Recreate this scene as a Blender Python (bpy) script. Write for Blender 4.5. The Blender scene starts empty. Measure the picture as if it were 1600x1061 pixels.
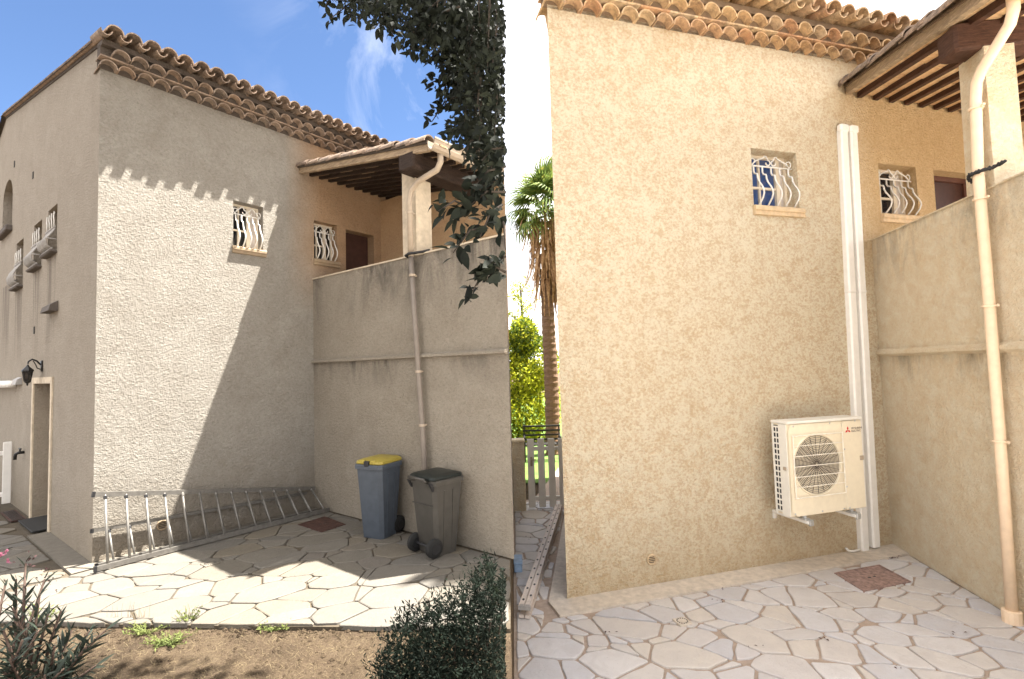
import bpy, math, random
from mathutils import Vector, Matrix
random.seed(7)
S = bpy.context.scene
COL = S.collection
R = math.radians
# ------------------------------------------------------------------ camera
CAMH = 2.521
cam_d = bpy.data.cameras.new('camera'); cam = bpy.data.objects.new('camera', cam_d); COL.objects.link(cam)
cam_d.sensor_width = 36; cam_d.lens = 36*789.9/1600; cam_d.clip_start = .05; cam_d.clip_end = 2000
PIT, ROL = R(3.15), R(-1.66)
def _pit(v):
    return Vector((v[0], v[1]*math.cos(PIT)-v[2]*math.sin(PIT), v[1]*math.sin(PIT)+v[2]*math.cos(PIT)))
_r = _pit((math.cos(ROL), 0, math.sin(ROL))); _u = _pit((-math.sin(ROL), 0, math.cos(ROL))); _f = _pit((0, 1, 0))
M3 = Matrix((_r, _u, -_f)).transposed()
cam.matrix_world = Matrix.Translation((0, 0, CAMH)) @ M3.to_4x4()
S.camera = cam
# ------------------------------------------------------------------ sky, sun, exposure
SUN_AZ, SUN_EL = R(72), R(67.3)           # azimuth clockwise from +Y
W = bpy.data.worlds.new('World'); S.world = W; W.use_nodes = True
wn, wl = W.node_tree.nodes, W.node_tree.links
wn.clear()
def wnode(t, **k):
    n = wn.new(t)
    for a, b in k.items(): setattr(n, a, b)
    return n
wo = wnode('ShaderNodeOutputWorld'); bg = wnode('ShaderNodeBackground'); bg.inputs[1].default_value = .052
sky = wnode('ShaderNodeTexSky', sky_type='NISHITA', sun_disc=False, sun_elevation=SUN_EL, sun_rotation=SUN_AZ, air_density=.72, dust_density=.05, ozone_density=4.5)
tc = wnode('ShaderNodeTexCoord'); sep = wnode('ShaderNodeSeparateXYZ'); wl.new(tc.outputs['Generated'], sep.inputs[0])
def wmath(op, a, b=None, clamp=False):
    n = wnode('ShaderNodeMath', operation=op); n.use_clamp = clamp
    for i, v in enumerate((a, b)):
        if v is None: continue
        if isinstance(v, (int, float)): n.inputs[i].default_value = v
        else: wl.new(v, n.inputs[i])
    return n.outputs[0]
nz = wnode('ShaderNodeTexNoise'); nz.inputs['Scale'].default_value = 3.2; nz.inputs['Detail'].default_value = 7; nz.inputs['Roughness'].default_value = .62; nz.inputs['Distortion'].default_value = .7
mp = wnode('ShaderNodeMapping'); mp.inputs['Location'].default_value = (3.15, 1.2, .4); mp.inputs['Scale'].default_value = (1, 1, 1.5)
wl.new(tc.outputs['Generated'], mp.inputs[0]); wl.new(mp.outputs[0], nz.inputs[0])
# a broad cloud bank over the east (+X) half, unseen cloud added behind the viewer as fill, thin wisps towards the west
bank = wmath('MAXIMUM', wmath('ADD', wmath('MULTIPLY', sep.outputs[0], 9), .62), wmath('ADD', wmath('MULTIPLY', sep.outputs[1], -4), 1.9))
wisp = wmath('MULTIPLY', wmath('SUBTRACT', nz.outputs[0], .45), 1.0)
edge = wmath('ADD', bank, wmath('MULTIPLY', wmath('SUBTRACT', nz.outputs[0], .5), .7), True)
near = wmath('ADD', wmath('MULTIPLY', sep.outputs[0], 2.6), 1.1, True)
wis = wmath('MULTIPLY', wmath('MULTIPLY', wisp, near, True), 1.9, True)
cov = wmath('MAXIMUM', edge, wis, True)
mixc = wnode('ShaderNodeMixRGB'); wl.new(cov, mixc.inputs[0]); wl.new(sky.outputs[0], mixc.inputs[1])
CLOUD = 9.5
mixc.inputs[2].default_value = (CLOUD*1.02, CLOUD*.985, CLOUD*.965, 1)
wl.new(mixc.outputs[0], bg.inputs[0]); wl.new(bg.outputs[0], wo.inputs[0])
sd = bpy.data.lights.new('sun', 'SUN'); sd.energy = 5.0; sd.angle = R(.53); sd.color = (1, .945, .86)
sun = bpy.data.objects.new('sun', sd); COL.objects.link(sun)
sv = Vector((math.sin(SUN_AZ)*math.cos(SUN_EL), math.cos(SUN_AZ)*math.cos(SUN_EL), math.sin(SUN_EL)))
sun.rotation_euler = sv.to_track_quat('Z', 'Y').to_euler()
S.view_settings.view_transform = 'Standard'; S.view_settings.look = 'None'; S.view_settings.gamma = 1
S.view_settings.use_curve_mapping = False
S.view_settings.exposure = 2.45
# ------------------------------------------------------------------ frames of the two houses
ZL = .907                                   # level of the upper (west) courtyard
KL, KR = .8, 1.25
def frame(yaw, x, y, k, z0):
    a = R(yaw); O = Vector((x*k, y*k, z0)); U = Vector((math.cos(a), math.sin(a), 0)); N = Vector((math.sin(a), -math.cos(a), 0))
    return O, U, N
LO, LU, LN = frame(52.429, -4.665, 5.652, KL, ZL)
RO, RU, RN = frame(16.365, .411, 4.474, KR, 0)
# ------------------------------------------------------------------ materials
class Mat:
    def __init__(s, name, rough=.8, metal=0., spec=.3):
        s.m = bpy.data.materials.new(name); s.m.use_nodes = True
        s.n, s.l = s.m.node_tree.nodes, s.m.node_tree.links
        s.b = s.n['Principled BSDF']; s.b.inputs['Roughness'].default_value = rough
        s.b.inputs['Metallic'].default_value = metal; s.b.inputs['Specular IOR Level'].default_value = spec
        s.pos = s.n.new('ShaderNodeNewGeometry').outputs['Position']
    def node(s, t, **k):
        n = s.n.new(t)
        for a, b in k.items(): setattr(n, a, b)
        return n
    def noise(s, sc, det=4, rough=.55, dist=0., scale3=None, vec=None):
        n = s.node('ShaderNodeTexNoise'); n.inputs['Scale'].default_value = sc; n.inputs['Detail'].default_value = det
        n.inputs['Roughness'].default_value = rough; n.inputs['Distortion'].default_value = dist
        v = vec or s.pos
        if scale3:
            mp = s.node('ShaderNodeMapping'); mp.inputs['Scale'].default_value = scale3; s.l.new(v, mp.inputs[0]); v = mp.outputs[0]
        s.l.new(v, n.inputs[0]); return n.outputs[0]
    def ramp(s, fac, stops):
        n = s.node('ShaderNodeValToRGB'); e = n.color_ramp.elements
        while len(e) < len(stops): e.new(.5)
        for i, (p, c) in enumerate(stops):
            e[i].position = p; e[i].color = (c, c, c, 1) if isinstance(c, (int, float)) else (*c, 1)
        s.l.new(fac, n.inputs[0]); return n.outputs[0]
    def math(s, op, a, b=None, clamp=False):
        n = s.node('ShaderNodeMath', operation=op); n.use_clamp = clamp
        for i, v in enumerate((a, b)):
            if v is None: continue
            if isinstance(v, (int, float)): n.inputs[i].default_value = v
            else: s.l.new(v, n.inputs[i])
        return n.outputs[0]
    def mix(s, fac, a, b, mode='MIX'):
        n = s.node('ShaderNodeMixRGB', blend_type=mode)
        for i, v in enumerate((fac, a, b)):
            if isinstance(v, (int, float)): n.inputs[i].default_value = v
            elif isinstance(v, tuple): n.inputs[i].default_value = (*v, 1)
            else: s.l.new(v, n.inputs[i])
        return n.outputs[0]
    def color(s, c):
        if isinstance(c, tuple): s.b.inputs['Base Color'].default_value = (*c, 1)
        else: s.l.new(c, s.b.inputs['Base Color'])
        return s
    def bump(s, h, dist=.01, strength=1.):
        n = s.node('ShaderNodeBump'); n.inputs['Distance'].default_value = dist; n.inputs['Strength'].default_value = strength
        s.l.new(h, n.inputs['Height']); s.l.new(n.outputs[0], s.b.inputs['Normal']); return s
    def rnd(s): return s.node('ShaderNodeObjectInfo').outputs['Random']
    def z(s):
        n = s.node('ShaderNodeSeparateXYZ'); s.l.new(s.pos, n.inputs[0]); return n.outputs[2]
def simple(name, c, rough=.6, metal=0., var=.12, sc=14, bump=0, spec=.4):
    m = Mat(name, rough, metal, spec)
    d = tuple(x*(1-var*2) for x in c); b = tuple(min(1, x*(1+var)) for x in c)
    m.color(m.ramp(m.noise(sc, 5, .6), [(.25, d), (.7, b)]))
    if bump: m.bump(m.noise(sc*6, 4), bump)
    return m.m
def stucco(name, lo, hi, bump=.012, fine=46, patch=3.0, stains=None, sharp=.5, stain_col=(.09, .08, .07), porch_glow=None, base=None, runs=None, pit=.45, con=(.36, .62)):
    """rough-cast render; stains = list of (z_top, length, strength) runs of dark weathering below an edge"""
    m = Mat(name, .93, 0, .15)
    n1 = m.noise(patch, 8, .72, .4); n2 = m.noise(fine, 3, .6, 1.2); n3 = m.noise(fine*.55, 5, .65, .5, (1, 1, 1.25))
    f = m.math('ADD', m.math('MULTIPLY', n1, 1-sharp), m.math('MULTIPLY', n3, sharp))
    c = m.ramp(f, [(con[0], lo), (con[1], hi)])
    if porch_glow:                                   # orange bounce from the porch ceiling painted into the colour, fading along the wall
        ax, o, w, lo2, hi2, zb = porch_glow
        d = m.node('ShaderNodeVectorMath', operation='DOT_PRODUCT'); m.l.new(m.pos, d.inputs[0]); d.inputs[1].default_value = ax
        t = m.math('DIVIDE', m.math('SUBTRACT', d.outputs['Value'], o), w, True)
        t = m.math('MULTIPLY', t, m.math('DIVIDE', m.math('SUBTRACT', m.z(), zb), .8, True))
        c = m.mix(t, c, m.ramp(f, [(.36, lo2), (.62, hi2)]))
    c = m.mix(m.ramp(n2, [(.30, pit), (.46, 0)]), c, tuple(x*.55 for x in lo))
    if stains:
        for zt, ln, st in stains:
            t = m.math('DIVIDE', m.math('SUBTRACT', zt, m.z()), ln)           # 0 at edge, 1 at the end of the run
            fall = m.ramp(t, [(0, 0), (.004, 1), (.35, .55), (1, 0)])
            streak = m.math('MULTIPLY', m.ramp(m.noise(4.0, 6, .7, .6, (1, 1, .3)), [(.42, 0), (.66, 1)]), m.ramp(m.noise(1.3, 3, .5), [(.38, .15), (.6, 1)]))
            c = m.mix(m.math('MULTIPLY', m.math('MULTIPLY', fall, streak), st, True), c, stain_col)
    if base:                                    # splashed dirt on the foot of the wall
        z0, hh, bc, st = base
        t = m.math('DIVIDE', m.math('SUBTRACT', m.z(), z0), hh)
        t = m.math('ADD', t, m.math('MULTIPLY', m.math('SUBTRACT', m.noise(3.5, 6, .7), .5), 1.3))
        c = m.mix(m.math('MULTIPLY', m.ramp(t, [(0, 1), (.35, .55), (1, 0)]), st), c, bc)
    if runs:                                    # rain streaks below the window sills: (axis, [(from, to)], z_top, length)
        ax, spans, zt, ln = runs
        d = m.node('ShaderNodeVectorMath', operation='DOT_PRODUCT'); m.l.new(m.pos, d.inputs[0]); d.inputs[1].default_value = ax
        t = m.math('DIVIDE', m.math('SUBTRACT', zt, m.z()), ln); fall = m.ramp(t, [(0, 0), (.02, 1), (.5, .6), (1, 0)])
        sk = m.ramp(m.noise(9, 4, .6, .1, (1, 1, .06)), [(.42, 0), (.58, 1)])
        for a_, b_ in spans:
            w_ = m.math('MULTIPLY', m.math('MULTIPLY', m.math('SUBTRACT', d.outputs['Value'], a_), 25, True), m.math('MULTIPLY', m.math('SUBTRACT', b_, d.outputs['Value']), 25, True))
            c = m.mix(m.math('MULTIPLY', m.math('MULTIPLY', w_, fall), m.math('MULTIPLY', sk, .75)), c, stain_col)
    m.color(c)
    h = m.math('ADD', m.math('ADD', m.math('MULTIPLY', n3, 1.4), n2), m.math('MULTIPLY', m.noise(fine*.2, 4, .6, 1.5), .8))
    m.bump(h, bump)
    return m.m
def tile_mat(name, cols, dark):
    m = Mat(name, .9, 0, .15)
    c = m.ramp(m.rnd(), [(0, cols[0]), (.35, cols[1]), (.7, cols[2]), (1, cols[3])])
    n = m.noise(11, 7, .68, .4)
    c = m.mix(m.ramp(n, [(.42, 0), (.68, .75)]), c, dark)
    c = m.mix(m.ramp(m.noise(37, 4, .6), [(.55, 0), (.75, .5)]), c, tuple(min(1, x*1.7) for x in cols[1]))
    m.color(c); m.bump(m.noise(60, 4), .006)
    return m.m
def stone_mat(name, cols, veil):
    m = Mat(name, .62, 0, .35)
    c = m.ramp(m.rnd(), [(0, cols[0]), (.3, cols[1]), (.6, cols[2]), (.85, cols[3]), (1, cols[4])])
    c = m.mix(m.ramp(m.noise(4.5, 7, .65, .6), [(.4, 0), (.72, .55)]), c, veil)
    c = m.mix(m.ramp(m.noise(70, 3, .6), [(.62, 0), (.74, .35)]), c, tuple(x*.5 for x in veil))
    m.color(c); m.bump(m.noise(16, 7, .7), .012)
    return m.m
def leaf_mat(name, cols, trans=.25, rough=.5):
    m = Mat(name, rough, 0, .18)
    c = m.ramp(m.noise(9, 3, .6), [(.3, cols[0]), (.55, cols[1]), (.75, cols[2])])
    m.color(c)
    if trans:
        t = m.node('ShaderNodeBsdfTranslucent'); m.l.new(c, t.inputs[0])
        mx = m.node('ShaderNodeMixShader'); mx.inputs[0].default_value = trans
        o = m.n['Material Output']; m.l.new(m.b.outputs[0], mx.inputs[1]); m.l.new(t.outputs[0], mx.inputs[2]); m.l.new(mx.outputs[0], o.inputs[0])
    return m.m
def wood(name, c, rough=.75):
    m = Mat(name, rough, 0, .25)
    n = m.noise(9, 5, .6, .5, (1, 1, 7)); g = m.noise(45, 3, .6)
    col = m.ramp(n, [(.3, tuple(x*.5 for x in c)), (.6, c), (.8, tuple(min(1, x*1.5) for x in c))])
    m.color(m.mix(m.ramp(g, [(.5, 0), (.75, .4)]), col, tuple(x*.5 for x in c))); m.bump(g, .006)
    return m.m
def zl(v): return ZL+KL*v
def zr(v): return KR*v
M = {}
M['stucco_w'] = stucco('render_west', (.268, .244, .21), (.37, .348, .31), .018, 62, base=(ZL, .75, (.19, .15, .105), .6), porch_glow=(LU, LO.dot(LU)+2.2*KL, .6*KL, (.40, .26, .155), (.48, .33, .21), zl(2.9)))
M['stucco_wg'] = stucco('render_west_gable', (.27, .235, .193), (.34, .302, .252), .010, 60, base=(ZL, .6, (.19, .155, .11), .5), runs=(-LN, [(-LO.dot(LN)+a*KL, -LO.dot(LN)+b*KL) for a, b in ((1.93, 2.47), (2.86, 3.40), (4.2, 4.8), (5.3, 6.25))], zl(3.78), 1.25), stain_col=(.13, .11, .09))
M['stucco_wp'] = stucco('render_west_porch', (.46, .305, .18), (.53, .37, .225), .008, 50)  # warm light under the porch put into the render colour
M['stucco_wt'] = stucco('render_west_terrace', (.25, .217, .174), (.335, .30, .248), .013, 62, 2.2, [(zl(3.46), .62, 1.5), (zl(2.165), .35, 1.2)])
M['stucco_e'] = stucco('render_east', (.755, .58, .37), (.92, .82, .63), .036, 52, 7, [(zr(5.31), 1.5, .5)], .60, stain_col=(.64, .42, .20), base=(0, .9, (.58, .42, .23), .40), pit=.22, con=(.425, .545), porch_glow=(RU, RO.dot(RU)+3.15*KR, .75*KR, (.66, .45, .23), (.82, .62, .37), zr(2.6)))
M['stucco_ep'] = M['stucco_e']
M['stucco_et'] = stucco('render_east_terrace', (.80, .63, .41), (.92, .83, .65), .026, 50, 6, [(zr(3.30), .75, .8), (zr(2.02), .4, .8)], .3, (.20, .16, .11), pit=.18, con=(.34, .62))
M['tile_w'] = tile_mat('terracotta_west', [(.26, .195, .15), (.36, .275, .21), (.31, .25, .205), (.37, .265, .19)], (.075, .06, .052))
M['tile_e'] = tile_mat('terracotta_east', [(.52, .33, .18), (.66, .46, .26), (.62, .48, .32), (.56, .32, .18)], (.17, .11, .075))
M['mortar_w'] = simple('roof_mortar_west', (.085, .068, .056), .95, bump=.01)
M['mortar_e'] = simple('roof_mortar_east', (.20, .14, .09), .95, bump=.01)
M['wood_dark'] = wood('dark_stained_timber', (.040, .026, .020))
M['wood_dark_e'] = wood('brown_stained_timber', (.085, .042, .028))
M['wood_fascia'] = wood('weathered_board', (.40, .30, .20))
M['ceil_w'] = tile_mat('clay_ceiling_tile_west', [(.30, .20, .12), (.40, .28, .17), (.36, .25, .16), (.44, .30, .18)], (.22, .14, .08))
M['ceil_e'] = tile_mat('clay_ceiling_tile_east', [(.70, .46, .25), (.80, .58, .34), (.72, .50, .29), (.82, .62, .38)], (.50, .30, .15))
M['white'] = simple('white_painted_metal', (.72, .70, .66), .45, var=.05)
M['cream'] = simple('cream_window_frame', (.70, .62, .50), .5, var=.05)
M['curtain'] = simple('net_curtain', (.55, .50, .46), .9, var=.1)
M['interior'] = simple('dark_room', (.03, .028, .026), .9)
M['door'] = simple('dark_red_door', (.060, .026, .020), .5, var=.15)
M['door_frame'] = simple('brown_door_frame', (.11, .045, .03), .5)
M['sill_w'] = simple('stone_sill_west', (.33, .25, .165), .8, bump=.004)
M['sill_e'] = simple('stone_sill_east', (.62, .47, .30), .8, bump=.004)
M['sill_dark'] = simple('weathered_sill', (.10, .085, .075), .9)
M['surround'] = simple('pale_door_surround', (.55, .47, .36), .9, bump=.003)
M['iron'] = simple('grey_wrought_iron', (.36, .345, .33), .6)
M['black'] = simple('black_plastic', (.018, .018, .02), .5)
M['black_iron'] = simple('black_cast_iron', (.02, .019, .018), .45, .3)
M['alu'] = simple('worn_aluminium', (.19, .18, .165), .5, .55, var=.15, sc=30)
M['alu_dull'] = simple('dusty_aluminium', (.66, .58, .52), .55, .1, var=.1, sc=30)
M['gutter_w'] = simple('cream_gutter', (.40, .33, .255), .5, var=.06)
M['pipe_shaded'] = simple('shade_toned_pipe', (.20, .17, .145), .5, var=.08)  # shaded tone for the lower pipe, put into its colour
M['gutter_e'] = simple('sand_pvc_pipe', (.84, .66, .48), .38, var=.05)
M['bin_blue'] = simple('blue_grey_plastic', (.066, .080, .102), .42, var=.1)
M['bin_yellow'] = simple('yellow_plastic', (.33, .26, .045), .45, var=.1)
M['bin_grey'] = simple('grey_plastic', (.058, .054, .048), .42, var=.12)
M['bin_lid'] = simple('dark_green_plastic', (.010, .014, .013), .4)
M['rubber'] = simple('black_rubber', (.014, .014, .014), .8)
M['rust'] = simple('rusty_plate', (.075, .038, .03), .75, .2, var=.3, sc=20, bump=.004)
M['rust_e'] = simple('rusty_plate_pale', (.36, .245, .215), .7, .1, var=.3, sc=24, bump=.004)
M['pvc'] = simple('white_pvc', (.83, .81, .77), .35, var=.03)
M['ac'] = simple('ivory_painted_steel', (.82, .74, .58), .4, var=.03)
M['ac_side'] = simple('white_painted_steel', (.80, .78, .72), .4, var=.03)
M['fan'] = simple('grey_fan_mesh', (.085, .07, .068), .6, var=.1)
M['fan_dark'] = simple('dark_fan_hollow', (.065, .055, .053), .7)
M['wire'] = simple('ivory_wire', (.85, .80, .70), .4)
M['zinc'] = simple('galvanised_steel', (.60, .62, .64), .35, .7, sc=40)
M['red'] = simple('red_print', (.62, .03, .03), .5, var=.03)
M['ink'] = simple('grey_print', (.14, .10, .09), .6, var=.03)
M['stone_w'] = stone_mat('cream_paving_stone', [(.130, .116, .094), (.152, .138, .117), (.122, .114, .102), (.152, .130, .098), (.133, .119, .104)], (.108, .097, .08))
M['stone_e'] = stone_mat('pale_paving_stone', [(.56, .525, .50), (.64, .62, .62), (.52, .52, .56), (.61, .56, .505), (.57, .55, .565)], (.48, .45, .445))
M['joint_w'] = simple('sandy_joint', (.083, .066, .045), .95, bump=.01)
M['joint_e'] = simple('pinkish_joint', (.42, .335, .275), .95, bump=.01)
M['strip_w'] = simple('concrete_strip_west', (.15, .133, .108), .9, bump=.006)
M['strip_e'] = simple('concrete_strip_east', (.62, .55, .47), .9, bump=.006)
M['bounce_forecourt'] = simple('pale_bounce_stone', (.74, .69, .62), .8, var=.06)
M['soil'] = None
def soil():
    m = Mat('dry_soil', .97, 0, .1)
    c = m.ramp(m.noise(2.2, 8, .7, .3), [(.32, (.05, .037, .025)), (.5, (.095, .069, .045)), (.68, (.14, .106, .07))])
    c = m.mix(m.ramp(m.noise(38, 4, .65), [(.5, 0), (.66, .7)]), c, (.085, .06, .042))
    c = m.mix(m.ramp(m.noise(63, 3, .6), [(.6, 0), (.7, .7)]), c, (.20, .155, .105))
    m.color(c); m.bump(m.noise(30, 8, .7), .05); return m.m
M['soil'] = soil()
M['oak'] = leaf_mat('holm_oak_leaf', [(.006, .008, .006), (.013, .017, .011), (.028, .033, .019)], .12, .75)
M['oak_light'] = leaf_mat('holm_oak_leaf_pale', [(.03, .035, .022), (.05, .055, .03), (.07, .07, .04)], .2)
M['bark'] = wood('bark', (.05, .04, .032), .95)
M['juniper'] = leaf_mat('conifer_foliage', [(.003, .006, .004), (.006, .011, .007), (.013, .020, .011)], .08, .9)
M['oleander'] = leaf_mat('oleander_leaf', [(.022, .030, .024), (.045, .058, .045), (.085, .10, .07)], .15, .4)
M['oleander_stem'] = simple('oleander_stem', (.10, .065, .05), .8)
M['pink'] = simple('pink_flower', (.45, .16, .24), .7)
M['seed'] = simple('dark_seed_head', (.07, .03, .03), .8)
M['dry'] = leaf_mat('dry_grass', [(.13, .10, .06), (.20, .155, .09), (.28, .23, .14)], .2, .8)
M['weed'] = leaf_mat('green_weed', [(.09, .115, .035), (.14, .165, .05), (.2, .2, .07)], .25, .7)
M['hedge'] = leaf_mat('yellow_green_leaf', [(.24, .30, .02), (.42, .44, .03), (.60, .54, .06)], .45, .5)
M['hedge_dark'] = leaf_mat('mid_green_leaf', [(.05, .09, .015), (.10, .155, .025), (.18, .23, .04)], .35, .5)
M['lawn'] = leaf_mat('lawn_grass', [(.06, .13, .03), (.11, .19, .04), (.17, .24, .06)], 0, .9)
M['palm'] = leaf_mat('palm_leaf', [(.06, .11, .03), (.16, .22, .05), (.42, .38, .08)], .35, .45)
M['palm_dead'] = leaf_mat('dead_palm_frond', [(.20, .11, .06), (.42, .26, .14), (.62, .44, .26)], .1, .9)
M['palm_trunk'] = wood('palm_trunk_bark', (.20, .125, .08), .95)
M['bluebox'] = simple('pale_blue_plastic', (.30, .42, .60), .5)
M['hall'] = simple('shaded_render', (.30, .28, .26), .95, bump=.01)
def glass(name, c, rough=.04, ior=1.5):
    m = Mat(name, rough, 0, .8); m.color(c); m.b.inputs['IOR'].default_value = ior; return m.m
M['glass'] = glass('dark_window_glass', (.012, .013, .016))
M['glass_blue'] = glass('sky_painted_glass', (.03, .07, .20), .03, 1.7)  # blue of the mirrored sky is painted as base colour
# ------------------------------------------------------------------ mesh helper
class MB:
    def __init__(s): s.v = []; s.f = []; s.mi = []; s.cur = 0
    def add(s, vs, fs):
        o = len(s.v); s.v += [tuple(v) for v in vs]; s.f += [tuple(i+o for i in f) for f in fs]; s.mi += [s.cur]*len(fs); return s
    def quad(s, a, b, c, d): return s.add([a, b, c, d], [(0, 1, 2, 3)])
    def box(s, a, b, bev=0):
        x0, y0, z0 = (min(a[i], b[i]) for i in range(3)); x1, y1, z1 = (max(a[i], b[i]) for i in range(3))
        if bev:
            e = min(bev, (x1-x0)*.45, (y1-y0)*.45, (z1-z0)*.45)
            rings = []
            for z, k in ((z0, e), (z0+e, 0), (z1-e, 0), (z1, e)):
                X0, X1, Y0, Y1 = x0+k, x1-k, y0+k, y1-k
                rings.append([(X0+e, Y0, z), (X1-e, Y0, z), (X1, Y0+e, z), (X1, Y1-e, z), (X1-e, Y1, z), (X0+e, Y1, z), (X0, Y1-e, z), (X0, Y0+e, z)])
            return s.loft(rings, True, True)
        vs = [(x, y, z) for z in (z0, z1) for x, y in ((x0, y0), (x1, y0), (x1, y1), (x0, y1))]
        return s.add(vs, [(3, 2, 1, 0), (4, 5, 6, 7), (0, 1, 5, 4), (1, 2, 6, 5), (2, 3, 7, 6), (3, 0, 4, 7)])
    def loft(s, rings, cap=True, closed=True):
        n = len(rings[0]); vs = [p for r in rings for p in r]; fs = []
        for i in range(len(rings)-1):
            for j in range(n if closed else n-1):
                k = (j+1) % n
                fs.append((i*n+j, i*n+k, (i+1)*n+k, (i+1)*n+j))
        if cap: fs += [tuple(range(n-1, -1, -1)), tuple((len(rings)-1)*n+j for j in range(n))]
        return s.add(vs, fs)
    def tube(s, pts, r, n=8, cap=True, flat=None):
        pts = [Vector(p) for p in pts]; rs = r if isinstance(r, (list, tuple)) else [r]*len(pts)
        rings = []; up = None
        for i, p in enumerate(pts):
            t = (pts[min(i+1, len(pts)-1)]-pts[max(i-1, 0)])
            t = t.normalized() if t.length > 1e-9 else Vector((0, 0, 1))
            if up is None: up = t.orthogonal().normalized()
            up = (up-t*up.dot(t)); up = up.normalized() if up.length > 1e-6 else t.orthogonal().normalized()
            sd_ = t.cross(up)
            rings.append([p+(up*math.cos(a)+sd_*math.sin(a))*rs[i] for a in [2*math.pi*j/n for j in range(n)]])
        return s.loft(rings, cap)
    def lathe(s, prof, c=(0, 0, 0), n=20, cap=True):
        rings = [[(c[0]+r*math.cos(2*math.pi*j/n), c[1]+r*math.sin(2*math.pi*j/n), c[2]+z) for j in range(n)] for r, z in prof]
        return s.loft(rings, cap)
    def prism(s, poly, a, b, fn):
        """poly: 2d list; fn(p, t)-> xyz for t in a,b"""
        n = len(poly)
        return s.loft([[fn(p, a) for p in poly], [fn(p, b) for p in poly]], True)
    def mesh(s, name, mats, fn=None, org=(0, 0, 0), smooth=False):
        me = bpy.data.meshes.new(name)
        vs = [fn(*v) for v in s.v] if fn else s.v
        o = Vector(org)
        me.from_pydata([tuple(Vector(v)-o) for v in vs], [], s.f)
        for m in (mats if isinstance(mats, list) else [mats]): me.materials.append(m)
        if any(s.mi): me.polygons.foreach_set('material_index', s.mi)
        if smooth: me.polygons.foreach_set('use_smooth', [True]*len(me.polygons))
        me.update(); return me
def fixn(me):
    import bmesh
    b = bmesh.new(); b.from_mesh(me); bmesh.ops.recalc_face_normals(b, faces=b.faces); b.to_mesh(me); b.free(); return me
def tag(o, label=None, cat=None, group=None, kind=None):
    if label: o['label'] = label
    if cat: o['category'] = cat
    if group: o['group'] = group
    if kind: o['kind'] = kind
    return o
def thing(name, label, cat, loc, group=None):
    o = bpy.data.objects.new(name, None); COL.objects.link(o); o.location = loc; o.empty_display_size = .1
    return tag(o, label, cat, group)
def abs_org(o):
    v = Vector(o.location)
    return v+abs_org(o.parent) if o.parent else v
def part(par, name, mb, mat, fn=None, smooth=False, label=None, kind=None, angle=None):
    org = abs_org(par) if par else Vector((0, 0, 0))
    me = fixn(mb.mesh(name, mat, fn, org, smooth))
    if angle: me.set_sharp_from_angle(angle=R(angle))
    o = bpy.data.objects.new(name, me); COL.objects.link(o)
    if par: o.parent = par
    return tag(o, label, None, None, kind)
def solo(name, mb, mat, label, cat, loc, fn=None, smooth=False, group=None, kind=None, angle=None):
    me = fixn(mb.mesh(name, mat, fn, loc, smooth))
    if angle: me.set_sharp_from_angle(angle=R(angle))
    o = bpy.data.objects.new(name, me); COL.objects.link(o); o.location = loc
    return tag(o, label, cat, group, kind)
def inst(par, name, me, mw):
    """copy of a shared mesh, placed by a world matrix under its parent (parents are unrotated)"""
    o = bpy.data.objects.new(name, me); COL.objects.link(o)
    if par: o.parent = par; mw = Matrix.Translation(-abs_org(par)) @ mw
    o.matrix_local = mw
    return o
def Lw(u, n, v): return LO+(LU*u+LN*n)*KL+Vector((0, 0, v*KL))
def Rw(u, n, v): return RO+(RU*u+RN*n)*KR+Vector((0, 0, v*KR))
ND = Vector((-.154, -.988, 0)).normalized(); TN = Vector((.988, -.154, 0)).normalized()
RC = Rw(3.75, 0, 0)
def Tw(s, t, v): return RC+(ND*s+TN*t)*KR+Vector((0, 0, v*KR))       # along / into the east terrace wall
def Ow(u, s, v): return RO+(RU*u+ND*s)*KR+Vector((0, 0, v*KR))        # oblique: along main wall / along terrace wall
def mat3(U, N, k, loc):
    m = Matrix((U*k, N*k, Vector((0, 0, k)))).transposed().to_4x4(); m.translation = loc; return m
def wall(mb, u0, u1, v0, v1, holes, n=0., depth=.22, back=False):
    """a wall face in the plane n with rectangular holes (u0,u1,v0,v1) and their reveals"""
    us = sorted({u0, u1, *[h[0] for h in holes], *[h[1] for h in holes]}); vs = sorted({v0, v1, *[h[2] for h in holes], *[h[3] for h in holes]})
    for a, b in zip(us, us[1:]):
        for c, d in zip(vs, vs[1:]):
            if any(h[0]-1e-6 <= a and b <= h[1]+1e-6 and h[2]-1e-6 <= c and d <= h[3]+1e-6 for h in holes): continue
            mb.quad((a, n, c), (b, n, c), (b, n, d), (a, n, d))
    for a, b, c, d in [h[:4] for h in holes]:
        m = n-depth
        mb.quad((a, n, c), (a, m, c), (a, m, d), (a, n, d)); mb.quad((b, n, c), (b, n, d), (b, m, d), (b, m, c))
        mb.quad((a, n, d), (a, m, d), (b, m, d), (b, n, d)); mb.quad((a, n, c), (b, n, c), (b, m, c), (a, m, c))
# ------------------------------------------------------------------ ground and terrain
def poly_sheet(name, pts, z, mat, thick=0, kind='structure', par=None):
    mb = MB()
    if thick: mb.loft([[(x, y, z-thick) for x, y in pts], [(x, y, z) for x, y in pts]])
    else: mb.add([(x, y, z) for x, y in pts], [tuple(range(len(pts)))])
    return part(par, name, mb, mat, kind=kind)
BX = -.062                                     # the step between the two courtyards
poly_sheet('ground', [(-300, -300), (300, -300), (300, 300), (-300, 300)], -.06, M['soil'])
# the west courtyard lies higher: a terrace of earth with a rendered edge
poly_sheet('terrain', [(-60, -40), (BX, -40), (BX, 7.3), (-.35, 60), (-60, 60)], ZL-.035, M['soil'], 1.2)
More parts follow.
